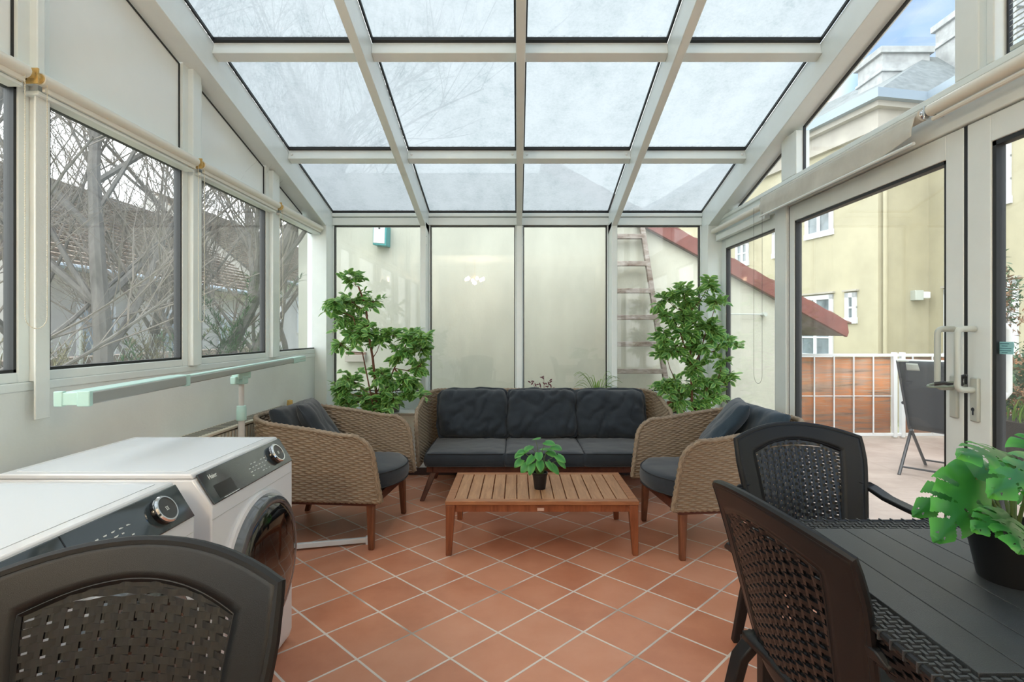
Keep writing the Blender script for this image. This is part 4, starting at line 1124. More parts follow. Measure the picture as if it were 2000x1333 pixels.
# spider plant
sp_ = sillpot('potted_plant', 1166, 5.15, .06, .10, BLKPOT, 'spider plant with arching lime leaves on the rear sill behind the sofa'); lv = MB(); rnd = random.Random(8)
for k in range(34):
    a = rnd.uniform(0, 2 * PI); L = rnd.uniform(.15, .25); rise = rnd.uniform(.11, .23); vs = []; uv = []; ns_ = 8
    dx, dy = math.cos(a), math.sin(a) * .42 - .14
    for i in range(ns_ + 1):
        t = i / ns_; w = .014 * math.sin(PI * (t * .8 + .2)) * (1 - t * .6) + .001
        c = Vector((dx * L * t, dy * L * t, .09 + rise * math.sin(PI * t * .62) * 1.35 - .03 * t)); s = Vector((-dy, dx, 0)).normalized()
        vs += [c - s * w / 2 + Vector((0, 0, .003)), c, c + s * w / 2 + Vector((0, 0, .003))]; uv += [(0, t), (.5, t), (.999, t)]
    lv.add(vs, [q for i in range(ns_) for q in ((i * 3, i * 3 + 1, i * 3 + 4, i * 3 + 3), (i * 3 + 1, i * 3 + 2, i * 3 + 5, i * 3 + 4))], uv)
lv.build('foliage', SPIL, sp_, angle=180)
# purple plant and a tiny green one
pp = sillpot('potted_plant', 1062, 5.15, .05, .09, GREYPOT, 'sparse purple leaved plant on the rear sill behind the middle sofa cushion'); lv = MB(); tw = MB(); rnd = random.Random(2)
for (ex, ez) in ((-.12, .285), (-.075, .25), (.0, .335), (.012, .27), (.05, .285), (.07, .24), (-.03, .24)):
    tw.tube([(0, 0, .07), (ex * .4, 0, ez * .6), (ex, 0, ez)], [.003, .0025, .0015], n=5, cap=False)
    for j in range(3): leaf(lv, Vector((ex, 0, ez - j * .018)), Vector((rnd.uniform(-1, 1), rnd.uniform(-.5, .5), rnd.uniform(-.1, .9))), Vector((0, -1, .5)), .040, .014)
tw.build('stems', PURL, pp); lv.build('foliage', PURL, pp, angle=180)
pg = sillpot('potted_plant', 976, 5.15, .05, .085, GREYPOT, 'tiny green plant tips just showing above the left sofa cushion'); lv = MB()
for k in range(14): leaf(lv, Vector((rnd.uniform(-.03, .03), rnd.uniform(-.02, .02), .10 + rnd.random() * .09)), Vector((rnd.uniform(-1, 1), rnd.uniform(-1, 1), .5)), Vector((0, 0, 1)), .035, .02)
lv.build('foliage', POTL, pg, angle=180)
pr = sillpot('potted_plant', 770, 5.14, .07, .12, GREYPOT, 'reddish plant in a grey pot on the sill behind the left ficus'); lv = MB()
for k in range(46): leaf(lv, Vector((rnd.uniform(-.05, .05), rnd.uniform(-.03, .03), .10 + rnd.random() * .16)), Vector((rnd.uniform(-1, 1), rnd.uniform(-1, .3), rnd.uniform(-.8, .6))), Vector((0, 0, 1)), .055, .022)
lv.build('foliage', PURL, pr, angle=180)

def heart(mb, p, d, up, L, Wd, notches=True, lobes=4, bend=.35, nu=12, nv=30, seed=0):
    """heart shaped leaf with optional deep side cuts; p = where the stalk joins"""
    d = d.normalized(); s = d.cross(up).normalized(); n = s.cross(d).normalized()
    def wid(t): return math.sin(PI * min(1, (t * .80 + .17))) ** .75 * (1 - .42 * t ** 1.6) * (1 if t < .97 else .55)
    def fn(u, v):
        a = 2 * u - 1; t = v; w = Wd / 2 * wid(t) * (1 if t < .999 else 0.02)
        back = -.20 * L * abs(a) ** 1.3 * (1 - t) ** 2          # basal lobes reach back past the stalk
        fwd = .10 * L * abs(a) * t * (1 - t) * 2
        q = p + d * (L * (.0 + t) + back + fwd) + s * (a * w)
        q += n * (-bend * L * t * t * .6 - .10 * Wd * a * a + .012 * Wd * math.sin(t * 26 + abs(a) * 3) * abs(a))
        return q
    def skip(u, v):
        if not notches: return False
        a = abs(2 * u - 1)
        if a < .10 and v < .03: return False
        k = (v * (lobes + .6) - a * .35) ; f = k - math.floor(k)
        if a > .36 and .14 < v < .93 and f < .27: return True
        return .15 < a < .28 and .3 < v < .72 and .05 < f < .2
    mb.grid(fn, nu, nv, skip=skip, uv=True)
# small plant on the coffee table
tpz = .325; e = empty('potted_plant', (.145, 3.50, tpz), 0, 'small bright green leafy plant in a black pot on the coffee table', 'potted plant')
pot(e, .050, .105, BLKPOT)
lv = MB(); tw = MB(); rnd = random.Random(31)
tips = [(-.115, .00, .235, -1, -.4), (-.06, .02, .27, -.6, -.2), (-.045, -.03, .215, -.8, -.8), (-.03, .03, .315, .2, .3), (.035, .0, .30, .9, .1), (.085, .02, .27, 1, -.1), (.11, -.01, .215, 1, -.6), (.05, -.04, .18, .6, -.9), (-.085, -.03, .16, -.8, -1), (-.12, .0, .185, -1, -.9), (.075, -.02, .155, .9, -1), (-.01, -.05, .24, 0, -.5), (.02, .04, .25, .4, .2), (.125, .01, .18, 1, -1), (-.05, -.05, .17, -.3, -1), (.0, -.045, .185, .1, -.9), (-.09, .02, .245, -.9, 0), (.055, .03, .235, .7, -.3)]
for (x, y, z, dx, dz) in tips:
    tw.tube([(x * .08, y * .1, .085), (x * .45, y * .5, z * .75 + .02), (x, y, z)], [.0028, .002, .0014], n=5, cap=False)
    heart(lv, Vector((x, y, z)), Vector((dx * .8, -.55 + rnd.uniform(-.3, .3), dz * .7)), Vector((rnd.uniform(-.3, .3), -.5, 1)), rnd.uniform(.060, .078), rnd.uniform(.052, .066), notches=False, nu=8, nv=10)
tw.build('stems', STEMG, e); lv.build('foliage', POTL, e, angle=180)
# monstera on the dining table
e = empty('monstera', (1.165, 1.29, .74), 0, 'monstera with split leaves in a black pot on the dining table', 'potted plant')
pot(e, .094, .128, BLKPOT)
lv = MB(); tw = MB(); rnd = random.Random(77)
O = Vector((1.165, 1.29, .74))
def T(px, py, Y): return at(px, py, Y) - O
leaves = [ # stalk joint px,py,depth ; tip px,py,depth ; width ; facing
    ((1905, 935, 1.26), (1862, 1035, 1.16), .135, (-.1, -1, .35)),
    ((1925, 915, 1.36), (1815, 985, 1.30), .115, (-.2, -1, .8)),
    ((1965, 905, 1.36), (1865, 925, 1.42), .11, (.1, -.5, 1)),
    ((1985, 895, 1.26), (1905, 872, 1.20), .13, (0, -.6, 1)),
    ((2050, 905, 1.24), (1975, 935, 1.12), .13, (0, -.8, 1)),
    ((2010, 880, 1.34), (2070, 850, 1.36), .12, (0, -.6, 1)),
    ((1950, 1000, 1.22), (2000, 1048, 1.10), .125, (0, -.9, .8)),
    ((1975, 1010, 1.20), (1925, 1020, 1.14), .09, (0, -.8, 1)),
    ((2030, 950, 1.18), (2085, 985, 1.10), .12, (0, -.8, .7)),
    ((1945, 985, 1.30), (1895, 1008, 1.22), .09, (0, -1, .5)),
    ((1990, 935, 1.42), (2030, 975, 1.42), .12, (.2, -1, .4)),
]
for i, (a, b, wd, up) in enumerate(leaves):
    A, B = T(*a), T(*b); L = (B - A).length * 1.12
    heart(lv, A, B - A, Vector(up), L, wd * 1.0, notches=True, bend=.25, nu=28, nv=80)
    tw.tube([(A.x * .10, A.y * .1, .105), (A.x * .45, A.y * .5 + .01, A.z * .62 + .03), A], [.0042, .0034, .0024], n=7, cap=False)
    # pale midrib lying on the leaf
tw.build('stems', STEMG, e); lv.build('foliage', MONL, e, angle=180)

# ================================================================= LAMP BEHIND THE CAMERA (seen mirrored in the panes)
LM = empty('ceiling_lamp', (-.92, -1.3, 2.9), 0, 'warm multi bulb ceiling lamp behind the camera, mirrored in the rear pane', 'ceiling lamp')
MB().lathe([(.06, 0), (.055, -.02), (.012, -.03), (.010, -.36), (.0, -.36)], n=20).build('canopy', BRASS, LM)
bm_, nt_, bb = newmat('warm_bulb'); bb.inputs['Emission Color'].default_value = (1, .72, .42, 1); bb.inputs['Emission Strength'].default_value = 55
ll = bpy.data.objects.new('lamp_light', bpy.data.lights.new('lamp_light', 'POINT')); COL.objects.link(ll); ll.parent = LM; ll.location = (0, 0, -.5); ll.data.energy = 8; ll.data.color = (1, .93, .84); ll.data.shadow_soft_size = .04
for k in range(6):
    a = 2 * PI * k / 6 + .2; x, y = .19 * math.cos(a), .19 * math.sin(a)
    ar = MB().tube([(0, 0, -.34), (x * .5, y * .5, -.42), (x, y, -.38)], .006, n=6).build('arm', BRASS, LM)
    MB().lathe([(.012, -.38), (.03, -.40), (.034, -.43), (.02, -.455), (0, -.46)], c=(x, y, 0), n=14).build('bulb', bm_, ar)
# ================================================================= OUTSIDE
STUCCO = pm('yellow_stucco', (.43, .393, .272), .9, var=.10, vscale=1.6, bump=.15, bscale=40)
STUCCOP = pm('pale_cornice', (.42, .39, .34), .85, var=.12, vscale=2)
CREAMW = pm('weathered_cream_wall', (.55, .55, .465), .9, var=.14, vscale=1.3, bump=.15, bscale=30, stretch=(1.4, 1.4, .7))
WFR = pm('white_window_frame', (.62, .64, .67), .5)
WGL = pm('dark_window_pane', (.16, .20, .22), .08, coat=.5, var=.5, vscale=3)
ROOFS = pm('slate_roof', (.14, .16, .165), .8, var=.3, vscale=6, bump=.3, bscale=30)
ZINC = pm('zinc_gutter', (.26, .32, .38), .45, metal=.2)
REDM = pm('red_fascia', (.20, .06, .048), .6, var=.2, vscale=5)
BRICKC = pm('limed_chimney', (.36, .37, .37), .9, var=.25, vscale=5)
def ground():
    m, nt, b = newmat('courtyard_ground'); tc = nd(nt, 'ShaderNodeTexCoord'); n = nd(nt, 'ShaderNodeTexNoise', Scale=2.0, Detail=6.0); nt.links.new(tc.outputs['Object'], n.inputs['Vector'])
    nt.links.new(ramp(nt, n.outputs['Fac'], [(.3, (.12, .14, .06)), (.5, (.24, .24, .14)), (.7, (.38, .35, .27))]), b.inputs['Base Color']); b.inputs['Roughness'].default_value = .95; return m
tag(box(-60, 60, -20, 60, -.9, -.6).build('ground', ground(), smooth=False), kind='structure')
# terrace with pinkish boards
def deck():
    m, nt, b = newmat('terrace_tiles'); tc = nd(nt, 'ShaderNodeTexCoord'); s3 = nd(nt, 'ShaderNodeSeparateXYZ'); nt.links.new(tc.outputs['Object'], s3.inputs[0])
    fy = math_(nt, 'ABSOLUTE', math_(nt, 'SUBTRACT', math_(nt, 'FRACT', math_(nt, 'MULTIPLY', math_(nt, 'ADD', s3.outputs[1], 50), 3.3)), .5)); fx = math_(nt, 'ABSOLUTE', math_(nt, 'SUBTRACT', math_(nt, 'FRACT', math_(nt, 'MULTIPLY', math_(nt, 'ADD', s3.outputs[0], 50), 1.65)), .5))
    g = ramp(nt, math_(nt, 'MINIMUM', fy, math_(nt, 'MULTIPLY', fx, 2)), [(.006, (1, 1, 1)), (.018, (0, 0, 0))])
    n = nd(nt, 'ShaderNodeTexNoise', Scale=2.2, Detail=6.0, Roughness=.65); nt.links.new(tc.outputs['Object'], n.inputs['Vector'])
    c = ramp(nt, n.outputs['Fac'], [(.3, (.30, .235, .20)), (.7, (.46, .375, .33))]); nt.links.new(mixc(nt, math_(nt, 'MULTIPLY', g, .5), c, (.20, .15, .12)), b.inputs['Base Color']); b.inputs['Roughness'].default_value = .5; return m
tag(box(1.96, 12, -3, 7.1, -.6, -.01).build('terrace', deck(), smooth=False), kind='structure')

# gable wall of the neighbouring shed behind the rear windows
YG = 6.4
def rk(px): return 448 + (px - 1260) * .547       # lower edge of the red fascia in the picture, as a real slope below
sl_ = .547; X0 = at(1260, 448, YG); rake = lambda X: X0.z - sl_ * (X - X0.x)
XE = 3.03
poly = [(-2.55, -.6), (XE, -.6), (XE, rake(XE)), (X0.x - 1.2, rake(X0.x - 1.2)), (-2.55, rake(X0.x - 1.2))]
gw_ = empty('shed', (0, YG, 0), 0, 'cream plastered neighbouring gable building with red roof edge behind the rear windows', 'building')
m = MB(); m.prism(poly, 1, 0, 3.2); m.build('wall', CREAMW, gw_, smooth=False)
XT = 3.79
m = MB(); xa = X0.x - 1.2
m.prism([(xa, rake(xa) + .0), (XT, rake(XT)), (XT + .02, rake(XT) + .05), (XT, rake(XT) + .185), (xa, rake(xa) + .185)], 1, -.10, -.045); m.build('fascia_board', REDM, gw_, bevel=.004)
m = MB(); m.prism([(xa, rake(xa) + .01), (XT - .02, rake(XT) + .01), (XT - .02, rake(XT) + .09), (xa, rake(xa) + .09)], 1, -.045, 3.4); m.build('soffit', pm('grey_soffit', (.22, .19, .17), .8, var=.2, vscale=8), gw_, smooth=False)
# curved tiles above
m = MB()
def tilef(u_, v_):
    X = xa + (XT + .06 - xa) * u_; Y = -.08 + 3.4 * v_
    return (X, Y, rake(X) + .19 + .025 * abs(math.sin(v_ * 3.4 / .22 * PI)) - .02 * ((u_ * 16) % 1))
m.grid(tilef, 96, 90); m.build('roof_tiles', pm('brown_roof_tile', (.20, .11, .075), .8, var=.35, vscale=7), gw_, solid=.02, angle=40)
p = at(697, 690, YG); box(p.x - .12, p.x + .11, -.07, 0, p.z - .10, p.z - .02).build('ledge', STUCCOP, gw_, bevel=.004)
box(p.x - .12, p.x + .11, -.03, 0, p.z - .02, p.z + .01).build('ledge_flashing', pm('brown_flashing', (.20, .12, .08), .5), gw_)
# wall bar and small bracket seen through the narrow door
p = at(1452, 614, YG); 
wb = empty('wall_bar', (p.x, YG - .06, p.z), 0, 'thin horizontal rod on the cream wall outside the narrow far door', 'rod')
MB().tube([(-.42, 0, .0), (.20, 0, -.005)], .009, n=8).build('rod', HANDLE, wb); MB().lathe([(.022, -.03), (.026, .06)], c=(.22, 0, -.005), n=12, axis=1).build('rod_end', HANDLE, wb)
# wall lamp box
p = at(744, 462, YG - .1)
lb_ = empty('wall_box', (p.x, YG - .14, p.z), 0, 'teal and white box fixed high on the outer cream wall, behind the left rear pane', 'wall box')
TEAL = pm('teal_plastic', (.05, .34, .34), .4)
m = MB(); m.hexa([(-.085, 0, -.10), (.07, 0, -.115), (.085, .14, -.115), (-.07, .14, -.10), (-.08, 0, .12), (.075, 0, .12), (.09, .14, .12), (-.065, .14, .12)]); m.build('housing', TEAL, lb_, bevel=.006)
m = MB(); m.hexa([(-.078, -.008, -.08), (.052, -.008, -.09), (.052, 0, -.09), (-.078, 0, -.08), (-.07, -.008, .115), (.058, -.008, .115), (.058, 0, .115), (-.07, 0, .115)]); m.build('front_plate', WHITEP, lb_, bevel=.003)
MB().lathe([(.0, -.016), (.010, -.013), (.012, -.008)], c=(-.006, 0, .085), n=12, axis=1).build('button', DARKMETAL, lb_)
# ladder against the wall
LW = wood('weathered_ladder_wood', (.13, .075, .05), (.42, .38, .34), .8, (6, 6, 20))
LD = empty('ladder', (at(1230, 650, 6.05).x, 6.05, -.6), 0, 'weathered wooden ladder leaning on the outer cream wall', 'ladder')
O = LD.location
def lp(px, py):   # leaning plane: y grows with height
    y = 6.05
    for _ in range(5): z = CH + (VY - py) * y / F; y = 6.04 + (z + .6) * .085
    return at(px, py, y) - Vector(O)
for (a, b) in (((1197, 425), (1186, 860)), ((1251, 425), (1318, 860))):
    A, B = lp(*a), lp(*b); m = MB(); p = []
    B = B + (B - A) * ((-B.z) / (B.z - A.z)) * 1.0 if B.z > 0 else B
    for q in (B, A):
        for dx, dy in ((-.026, -.036), (.026, -.036), (.026, .036), (-.026, .036)): p.append((q.x + dx, q.y + dy, q.z))
    m.hexa(p).build('rail', LW, LD, bevel=.004)
for k, py in enumerate((462, 515, 568, 620, 672, 725, 778)):
    xl = 1197 - 11 * (py - 425) / 435; xr = 1251 + 67 * (py - 425) / 435; A, B = lp(xl, py), lp(xr, py); m = MB()
    m.hexa([(A.x, A.y - .035, A.z - .03), (B.x, B.y - .035, B.z - .03), (B.x, B.y + .03, B.z - .03), (A.x, A.y + .03, A.z - .03), (A.x, A.y - .035, A.z + .024), (B.x, B.y - .035, B.z + .024), (B.x, B.y + .03, B.z + .024), (A.x, A.y + .03, A.z + .024)]).build('rung', LW, LD, bevel=.004)

# ---- yellow house across the courtyard
HZ = 6.47
P_ = [Vector((5.6, 22.5, 0)), Vector((7.86, 11.95, 0)), Vector((9.15, 12.2, 0)), Vector((9.25, -4, 0)), Vector((18, -4, 0)), Vector((18, 22.5, 0))]
YH = empty('yellow_house', (9, 12, -.6), 0, 'large pale yellow stuccoed house across the courtyard with chimneys', 'building')
OY = Vector((9, 12, -.6))
def loc(v): return tuple(Vector(v) - OY)
def house_prism(pts, z0, z1, nm, mat, **k):
    m = MB(); m.prism([(p.x - OY.x, p.y - OY.y) for p in pts], 2, z0 - OY.z, z1 - OY.z); return m.build(nm, mat, YH, smooth=False, **k)
def outset(pts, d):
    out = []; n = len(pts)
    for i in range(n):
        a, b, c = pts[i - 1], pts[i], pts[(i + 1) % n]; e1 = (b - a).normalized(); e2 = (c - b).normalized()
        n1 = Vector((-e1.y, e1.x, 0)); n2 = Vector((-e2.y, e2.x, 0)); bis = n1 + n2; k = d / max(.3, bis.dot(n1)); out.append(b + bis * k)
    return out
area = sum(P_[i].x * P_[(i + 1) % 6].y - P_[(i + 1) % 6].x * P_[i].y for i in range(6)); sg_ = -1 if area > 0 else 1
house_prism(P_, -.6, HZ - .35, 'wall', STUCCO)
house_prism(outset(P_, sg_ * .10), HZ - .75, HZ - .62, 'string_course', STUCCOP)
house_prism(outset(P_, sg_ * .06), HZ - .62, HZ - .30, 'frieze', STUCCOP)
house_prism(outset(P_, sg_ * .22), HZ - .30, HZ - .18, 'cornice', STUCCOP)
house_prism(outset(P_, sg_ * .36), HZ - .18, HZ + .02, 'gutter', ZINC)
ins = outset(P_, -sg_ * 2.6); ot = outset(P_, sg_ * .25)
m = MB(); n6 = 6
ins = [Vector((9.0, 19, 0)), Vector((10.6, 14.2, 0)), Vector((12.0, 14.4, 0)), Vector((13, 0, 0)), Vector((14.5, 0, 0)), Vector((14.5, 19, 0))]
m.add([loc((p.x, p.y, HZ)) for p in ot] + [loc((p.x, p.y, HZ + 2.0)) for p in ins], [(i, (i + 1) % 6, (i + 1) % 6 + 6, i + 6) for i in range(6)] + [(6, 7, 8, 9, 10, 11)]); m.build('roof', ROOFS, YH, smooth=False)
def chimney(x0, x1, y0, y1, z0, z1):
    m = MB(); a = loc((x0, y0, z0)); b = loc((x1, y1, z1)); c = m.box(a[0], b[0], a[1], b[1], a[2], b[2]).build('chimney', BRICKC, YH, smooth=False)
    m = MB(); m.box(a[0] - .08, b[0] + .08, a[1] - .08, b[1] + .08, b[2] - .16, b[2]); m.box(a[0] - .05, b[0] + .05, a[1] - .05, b[1] + .05, b[2] - .62, b[2] - .55); m.build('chimney_cap', BRICKC, c, bevel=.01)
chimney(9.25, 10.45, 13.9, 14.9, HZ - .2, 8.55); chimney(10.9, 12.6, 13.2, 14.3, HZ, 9.3); chimney(7.35, 7.75, 15.0, 16.2, HZ, 7.5)
def facade(a, b):
    a, b = P_[a], P_[b]; d = (b - a); d.z = 0; L = d.length; d.normalize(); n = Vector((d.y, -d.x, 0))
    if n.dot(Vector((0, 6, 0)) - a) < 0: n = -n
    def hit(px, py):
        ray = Vector(((px - VX) / F, 1, (VY - py) / F)); t = (a - Vector((0, 0, CH))).dot(n) / ray.dot(n); return Vector((0, 0, CH)) + ray * t
    return a, d, n, hit
def house_window(fc, px0, px1, py_top, py_bot, cols=2, rows=2, name='window'):
    a, d, n, hit = fc; q0 = hit(px0, (py_top + py_bot) / 2); q1 = hit(px1, (py_top + py_bot) / 2); s0, s1 = sorted(((q0 - a).dot(d), (q1 - a).dot(d)))
    mid = hit((px0 + px1) / 2, py_top); z1 = mid.z; z0 = hit((px0 + px1) / 2, py_bot).z
    def bx(m, sa, sb, za, zb2, o0, o1):
        p = []
        for z in (za, zb2):
            for s, o in ((sa, o0), (sb, o0), (sb, o1), (sa, o1)): v = a + d * s + n * o; p.append(loc((v.x, v.y, z)))
        m.hexa(p)
    f = MB(); w = .11
    bx(f, s0 - .02, s1 + .02, z0 - .03, z0 + w, -.05, .05); bx(f, s0, s1, z1 - w, z1, -.05, .04); bx(f, s0, s0 + w, z0, z1, -.05, .04); bx(f, s1 - w, s1, z0, z1, -.05, .04)
    for c in range(1, cols): s = s0 + (s1 - s0) * c / cols; bx(f, s - .05, s + .05, z0, z1, -.05, .035)
    for r_ in range(1, rows): z = z0 + (z1 - z0) * r_ / rows; bx(f, s0, s1, z - .02, z + .02, -.05, .03)
    fo = f.build(name, WFR, YH, smooth=False)
    g = MB(); bx(g, s0 + .05, s1 - .05, z0 + .05, z1 - .05, -.04, .012); g.build('pane', WGL, fo, smooth=False)
    h_ = MB(); bx(h_, s0 - .05, s1 + .05, z1 + .03, z1 + .07, 0, .07); h_.build('drip_edge', STUCCOP, fo, smooth=False)
FA = facade(0, 1); FB = facade(1, 2); FC = facade(2, 3)
house_window(FA, 1574, 1628, 405, 462, 2, 1); house_window(FA, 1562, 1628, 578, 700, 2, 3); house_window(FA, 1652, 1674, 572, 630, 1, 2)
house_window(FA, 1438, 1463, 472, 519, 2, 2); house_window(FA, 1510, 1528, 450, 502, 2, 2)
house_window(FC, 1944, 1976, 265, 398, 1, 3); house_window(FC, 1846, 1866, 565, 700, 1, 3); house_window(FC, 1952, 1990, 548, 700, 2, 3)
a, d, n, hit = FB
q = hit(1790, 578) + n * .02
OL = empty('outdoor_lamp', (q.x, q.y - .02, q.z), 0, 'small grey and white lamp on the yellow house facade', 'wall lamp')
box(-.16, .02, -.15, .04, -.11, .11).build('housing', HANDLE, OL, bevel=.01); box(.0, .19, -.13, .0, -.07, .08).build('lamp_shade', WHITEP, OL, bevel=.02)
m = MB(); q = hit(1722, 650)
pipe = empty('downpipe', (q.x + .02, q.y - .09, -.6), 0, 'pale downpipe in the corner of the yellow house facade', 'downpipe')
MB().tube([(0, 0, 0), (0, 0, 6.4)], .045, n=12).build('pipe', STUCCO, pipe)

# ---- railing with wood-print privacy screen
WHM = pm('white_railing', (.72, .74, .76), .35)
def screenmat():
    m, nt, b = newmat('wood_print_screen'); tc = nd(nt, 'ShaderNodeTexCoord'); mp = nd(nt, 'ShaderNodeMapping'); mp.inputs['Scale'].default_value = (.7, 1, 11)
    nt.links.new(tc.outputs['Object'], mp.inputs[0]); n = nd(nt, 'ShaderNodeTexNoise', Scale=1.3, Detail=6.0, Roughness=.7, Distortion=.4); nt.links.new(mp.outputs[0], n.inputs['Vector'])
    c = ramp(nt, n.outputs['Fac'], [(.30, (.13, .06, .03)), (.42, (.30, .19, .13)), (.53, (.50, .18, .06)), (.60, (.38, .26, .18)), (.72, (.30, .22, .16))])
    nt.links.new(c, b.inputs['Base Color']); b.inputs['Roughness'].default_value = .45; return m
SCR = screenmat()
RY = 6.92
RL = empty('railing', (4.5, RY, 0), 0, 'white terrace railing with wood-patterned screens outside the glass doors', 'railing')
xr0, xr1 = 3.0, 7.6
for z in (1.035, .035): box(xr0 - 4.5, xr1 - 4.5, -.02, .02, z - .018, z + .018).build('rail', WHM, RL, bevel=.004)
px = [3.0, 4.755, 4.855, 7.58]
for x in px: box(x - 4.5 - .024, x - 4.5 + .024, -.03, .03, 0, 1.07).build('post', WHM, RL, bevel=.005)
x = 3.24
while x < 7.5:
    if not (4.68 < x < 4.95): box(x - 4.5 - .007, x - 4.5 + .007, -.028, -.014, .05, 1.02).build('baluster', WHM, RL)
    x += .2475
def scrf(x0, x1):
    def f(u_, v_): X = x0 + (x1 - x0) * u_; return (X - 4.5, .012 + .006 * math.sin(X * 11) + .004 * math.sin(X * 31), .055 + .955 * v_)
    return f
for x0, x1 in ((3.03, 4.72), (4.89, 7.55)): MB().grid(scrf(x0, x1), 80, 1).build('screen_panel', SCR, RL, solid=.004)
box(-1.47, .22, -.004, .008, .515, .525).build('screen_cord', WHM, RL)

# ---- folding textile garden chairs and table on the terrace
TEXT = pm('black_textilene', (.035, .042, .052), .55, bump=.2, bscale=600); ALU = pm('anthracite_tube', (.035, .038, .045), .35)
def garden_chair(name, loc_, rz, label):
    r = empty(name, loc_, rz, label, 'garden chair', 'black folding chairs on the terrace')
    for sy in (-1, 1):
        y = sy * .27
        MB().tube([(-.02, y, .40), (-.34, y, 1.07)], .013, n=8).build('back_tube', ALU, r); MB().tube([(-.04, y * .97, .42), (.42, y * .97, .46)], .013, n=8).build('seat_tube', ALU, r)
        MB().tube([(.06, y, .42), (-.30, y, 0)], .015, n=8).build('leg', ALU, r); MB().tube([(-.06, y * .9, .40), (.36, y * .9, 0)], .014, n=8).build('leg', ALU, r)
        MB().tube([(-.14, y * 1.06, .66), (.25, y * 1.06, .66)], [.016, .018], n=8).build('armrest', ALU, r)
    MB().tube([(-.245, -.27, .07), (-.245, .27, .07)], .009, n=8).build('cross_bar', ALU, r); MB().tube([(.30, -.24, .06), (.30, .24, .06)], .009, n=8).build('cross_bar', ALU, r)
    MB().grid(lambda u_, v_: (-.02 - .32 * v_ - .03 * math.sin(PI * u_), -.265 + .53 * u_, .40 + .67 * v_), 12, 12).build('back_textile', TEXT, r, solid=.004)
    MB().grid(lambda u_, v_: (-.03 + .45 * v_, -.258 + .516 * u_, .42 + .04 * v_ - .03 * math.sin(PI * u_)), 12, 12).build('seat_textile', TEXT, r, solid=.004)
    MB().tube([(-.345, -.27, 1.072), (-.345, .27, 1.072)], .013, n=8).build('top_bar', HANDLE, r)
    MB().grid(lambda u_, v_: (-.300 - .03 * v_ - .02, -.20 + .40 * u_, .985 + .065 * v_), 4, 4).build('head_pad', HANDLE, r, solid=.012)
    return r
garden_chair('garden_chair', (3.97, 5.10, -.01), math.radians(38), 'black high-backed textile chair on the terrace in front of the railing')
garden_chair('garden_chair', (3.62, 3.20, -.01), math.radians(100), 'black textile chair on the terrace at the right edge of the picture')
gt = empty('garden_table', (4.45, 3.75, -.01), 0, 'dark framed garden table on the terrace, at the right edge', 'table')
box(-.5, .5, -.45, .45, .70, .725).build('table_top', TEXT, gt, bevel=.005); box(-.52, .52, -.47, .47, .695, .712).build('table_rim', HANDLE, gt, bevel=.004)
for sx in (-1, 1):
    for sy in (-1, 1): leg(sx * .45, sy * .40, .70, sx * .47, sy * .42, .018, .015).build('leg', ALU, gt)

# ---- planting
def foliage_blob(mb, c, R_, n, L, w, rnd, up=1.0):
    for k in range(n):
        a = rnd.uniform(0, 2 * PI); z = rnd.uniform(-1, 1); rr = rnd.random() ** .4; s = math.sqrt(1 - z * z)
        p = Vector((c[0] + R_[0] * rr * s * math.cos(a), c[1] + R_[1] * rr * s * math.sin(a), c[2] + R_[2] * rr * z))
        leaf(mb, p, Vector((rnd.uniform(-1, 1), rnd.uniform(-1, 1), rnd.uniform(-.5, 1) * up)), Vector((rnd.uniform(-1, 1), rnd.uniform(-1, 1), 1)), L * rnd.uniform(.7, 1.3), w)
EVG = leafmat('evergreen_leaf', (.03, .08, .03), (.11, .20, .09), .6, .2); AUT = leafmat('autumn_leaf', (.20, .10, .05), (.34, .22, .12), .7, .3); GRS = leafmat('grass_blade', (.10, .20, .03), (.22, .34, .07), .6, .3)
rnd = random.Random(99)
pl = empty('planter', (5.38, 5.0, -.01), 0, 'orange-brown wooden planter box beyond the terrace table at the right edge', 'planter')
for k in range(4): box(-.9, .9, -.35, -.32, .03 + k * .135, .15 + k * .135).build('board', pm('planter_board', (.42, .17, .07), .6, var=.2, vscale=9) if 'planter_board' not in MATS else MATS['planter_board'], pl, bevel=.004)
box(-.9, .9, -.32, .35, 0.02, .52).build('box', SOIL, pl)
gm = MB()
for k in range(420):
    x, y = rnd.uniform(-.88, .88), rnd.uniform(-.3, .3); leaf(gm, Vector((x, y, .5)), Vector((rnd.uniform(-.5, .5), rnd.uniform(-.5, .5), 1)), Vector((0, 1, .2)), rnd.uniform(.15, .32), .014)
gm.build('grass', GRS, pl, angle=180)
def shrub(name, x, y, z0, h, R_, label, mats, n, seed, L=.06, w=.03, cat='shrub', cone=False):
    rnd = random.Random(seed); e = empty(name, (x, y, z0), 0, label, cat); tr = MB(); tr.tube([(0, 0, 0), (R_ * .05, 0, h * .5), (0, 0, h * .92)], [.03, .022, .008], n=8)
    lvs = [MB() for _ in mats]
    for k in range(26):
        t = rnd.uniform(.12, 1); rr = R_ * ((1 - t) * .95 + .12 if cone else math.sin(PI * min(.95, t * .75 + .2))); a = rnd.uniform(0, 2 * PI)
        c = (rr * .6 * math.cos(a), rr * .6 * math.sin(a), h * t); tr.tube([(0, 0, h * t * .7), c], [.008, .003], n=5, cap=False)
        foliage_blob(lvs[k % len(mats)], c, (rr * .5 + .05, rr * .5 + .05, h * .10 + .04), n // 26, L, w, rnd)
    tr.build('trunk', BARKG, e)
    for i, (mb, mt) in enumerate(zip(lvs, mats)): mb.build('foliage', mt, e, angle=180)
    return e
BARKG = wood('grey_bark', (.085, .08, .072), (.19, .175, .16), .9, (9, 9, 2))
